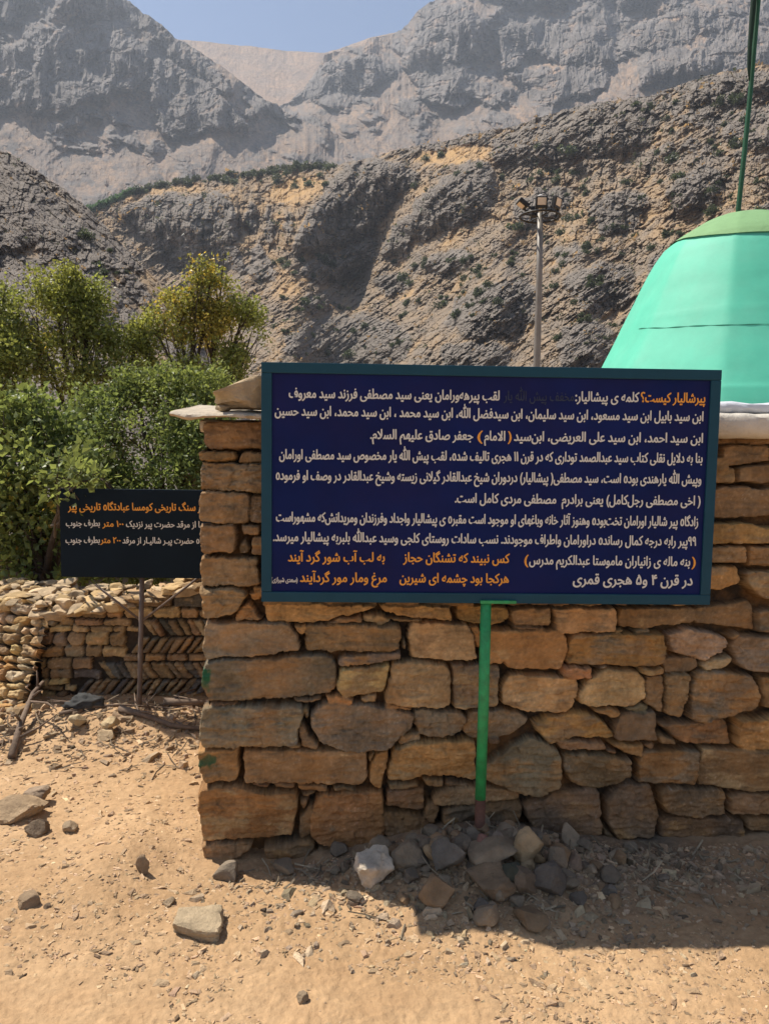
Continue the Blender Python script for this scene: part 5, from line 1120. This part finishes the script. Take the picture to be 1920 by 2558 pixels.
def litter(name, label, x, y, L, seed, col):
    g = np.random.default_rng(seed); n = len(x); a = g.uniform(0, np.pi, n); t = g.normal(.05, .22, n); l = L * g.lognormal(0, .5, n); w = .0022 * g.uniform(.6, 2.2, n)
    d = np.stack([np.cos(a) * np.cos(t), np.sin(a) * np.cos(t), np.abs(np.sin(t))], -1); sd = np.stack([-np.sin(a), np.cos(a), 0 * a], -1); up = np.array([0, 0, 1.])
    c = np.stack([x, y, gh(x, y) + .004], -1); mid = c + d * (l / 2)[:, None] + sd * (l * g.normal(0, .08, n))[:, None]; e = c + d * l[:, None]
    V = np.stack([q + k_ for q in (c, mid, e) for k_ in (sd * w[:, None], up * w[:, None] * 1.3, -sd * w[:, None])], 1).reshape(-1, 3)
    b = (np.arange(n) * 9)[:, None, None]; q = np.array([[0, 1, 4, 3], [1, 2, 5, 4], [2, 0, 3, 5], [3, 4, 7, 6], [4, 5, 8, 7], [5, 3, 6, 8]])
    cc = np.array(col)[None] * g.uniform(.5, 1.5, (n, 1))
    tag(mesh_np(name, V, (q[None] + b).reshape(-1, 4), M['rock'], cols={'col': np.repeat(cc, 9, 0)}), label, 'litter', kind='stuff')
g = np.random.default_rng(5); x = g.uniform(-2.5, -.8, 520); y = 4.1 + g.normal(0, .22, 520); ok = (y < 4.55) & (noise2(x * 3, y * 5, 2) > -.15)
litter('dry_litter', 'dry twigs and dead leaves strewn before the low wall', x[ok], y[ok], .07, 6, (.20, .15, .10))
x = g.normal(.55, .6, 220); y = 2.84 + .08 * (x + .7) - np.abs(g.normal(0, .22, 220)); ok = x > -.65
litter('dry_litter', 'dry grass stems and twigs among the rubble at the wall foot', x[ok], y[ok], .05, 8, (.30, .24, .16))
def rag():
    p = gp(215, 1815, 0); V, Fc = rock_geo((.24, .16, .10), 61, cuts=6, rough=.2); V = V * (1 + .25 * noise3(V * 26, 5) + .12 * noise3(V * 60, 8))[:, None]
    V[:, 2] -= V[:, 2].min() + .02
    o = mesh_np('rag_bundle', V, Fc, M['cloth_dark'], smooth=True); o.location = p
    tag(o, 'dark crumpled bundle of rags lying before the low wall', 'rags')
rag()
rk((100, 1180, .3614), 240, 1700, 130, 90, 251, (.46, .36, .22), 'pale stone on the left of the dark rag bundle', name='ground_stone', lift=.03)
rk((100, 1180, .3614), 465, 1690, 120, 80, 252, (.50, .38, .22), 'yellowish stone on the right of the dark rag bundle', name='ground_stone', lift=.04)
rk((100, 1180, .3614), 440, 1860, 150, 90, 253, (.48, .35, .21), 'tan lump of stone in front of the long dead branch', name='ground_stone', sink=.3)

# ------------------------------------------------------------------ air
def haze():
    m = bpy.data.materials.new('haze_air'); m.use_nodes = True; n = m.node_tree.nodes; n.remove(n['Principled BSDF'])
    v = n.new('ShaderNodeVolumePrincipled'); v.inputs['Color'].default_value = (.76, .84, .97, 1); v.inputs['Density'].default_value = .00017; v.inputs['Anisotropy'].default_value = .2
    m.node_tree.links.new(v.outputs[0], n['Material Output'].inputs['Volume'])
    b = MB(); b.box((0, 0, 647), (8800, 8800, 1306)); o = b.build('haze', m); o['kind'] = 'stuff'
haze()
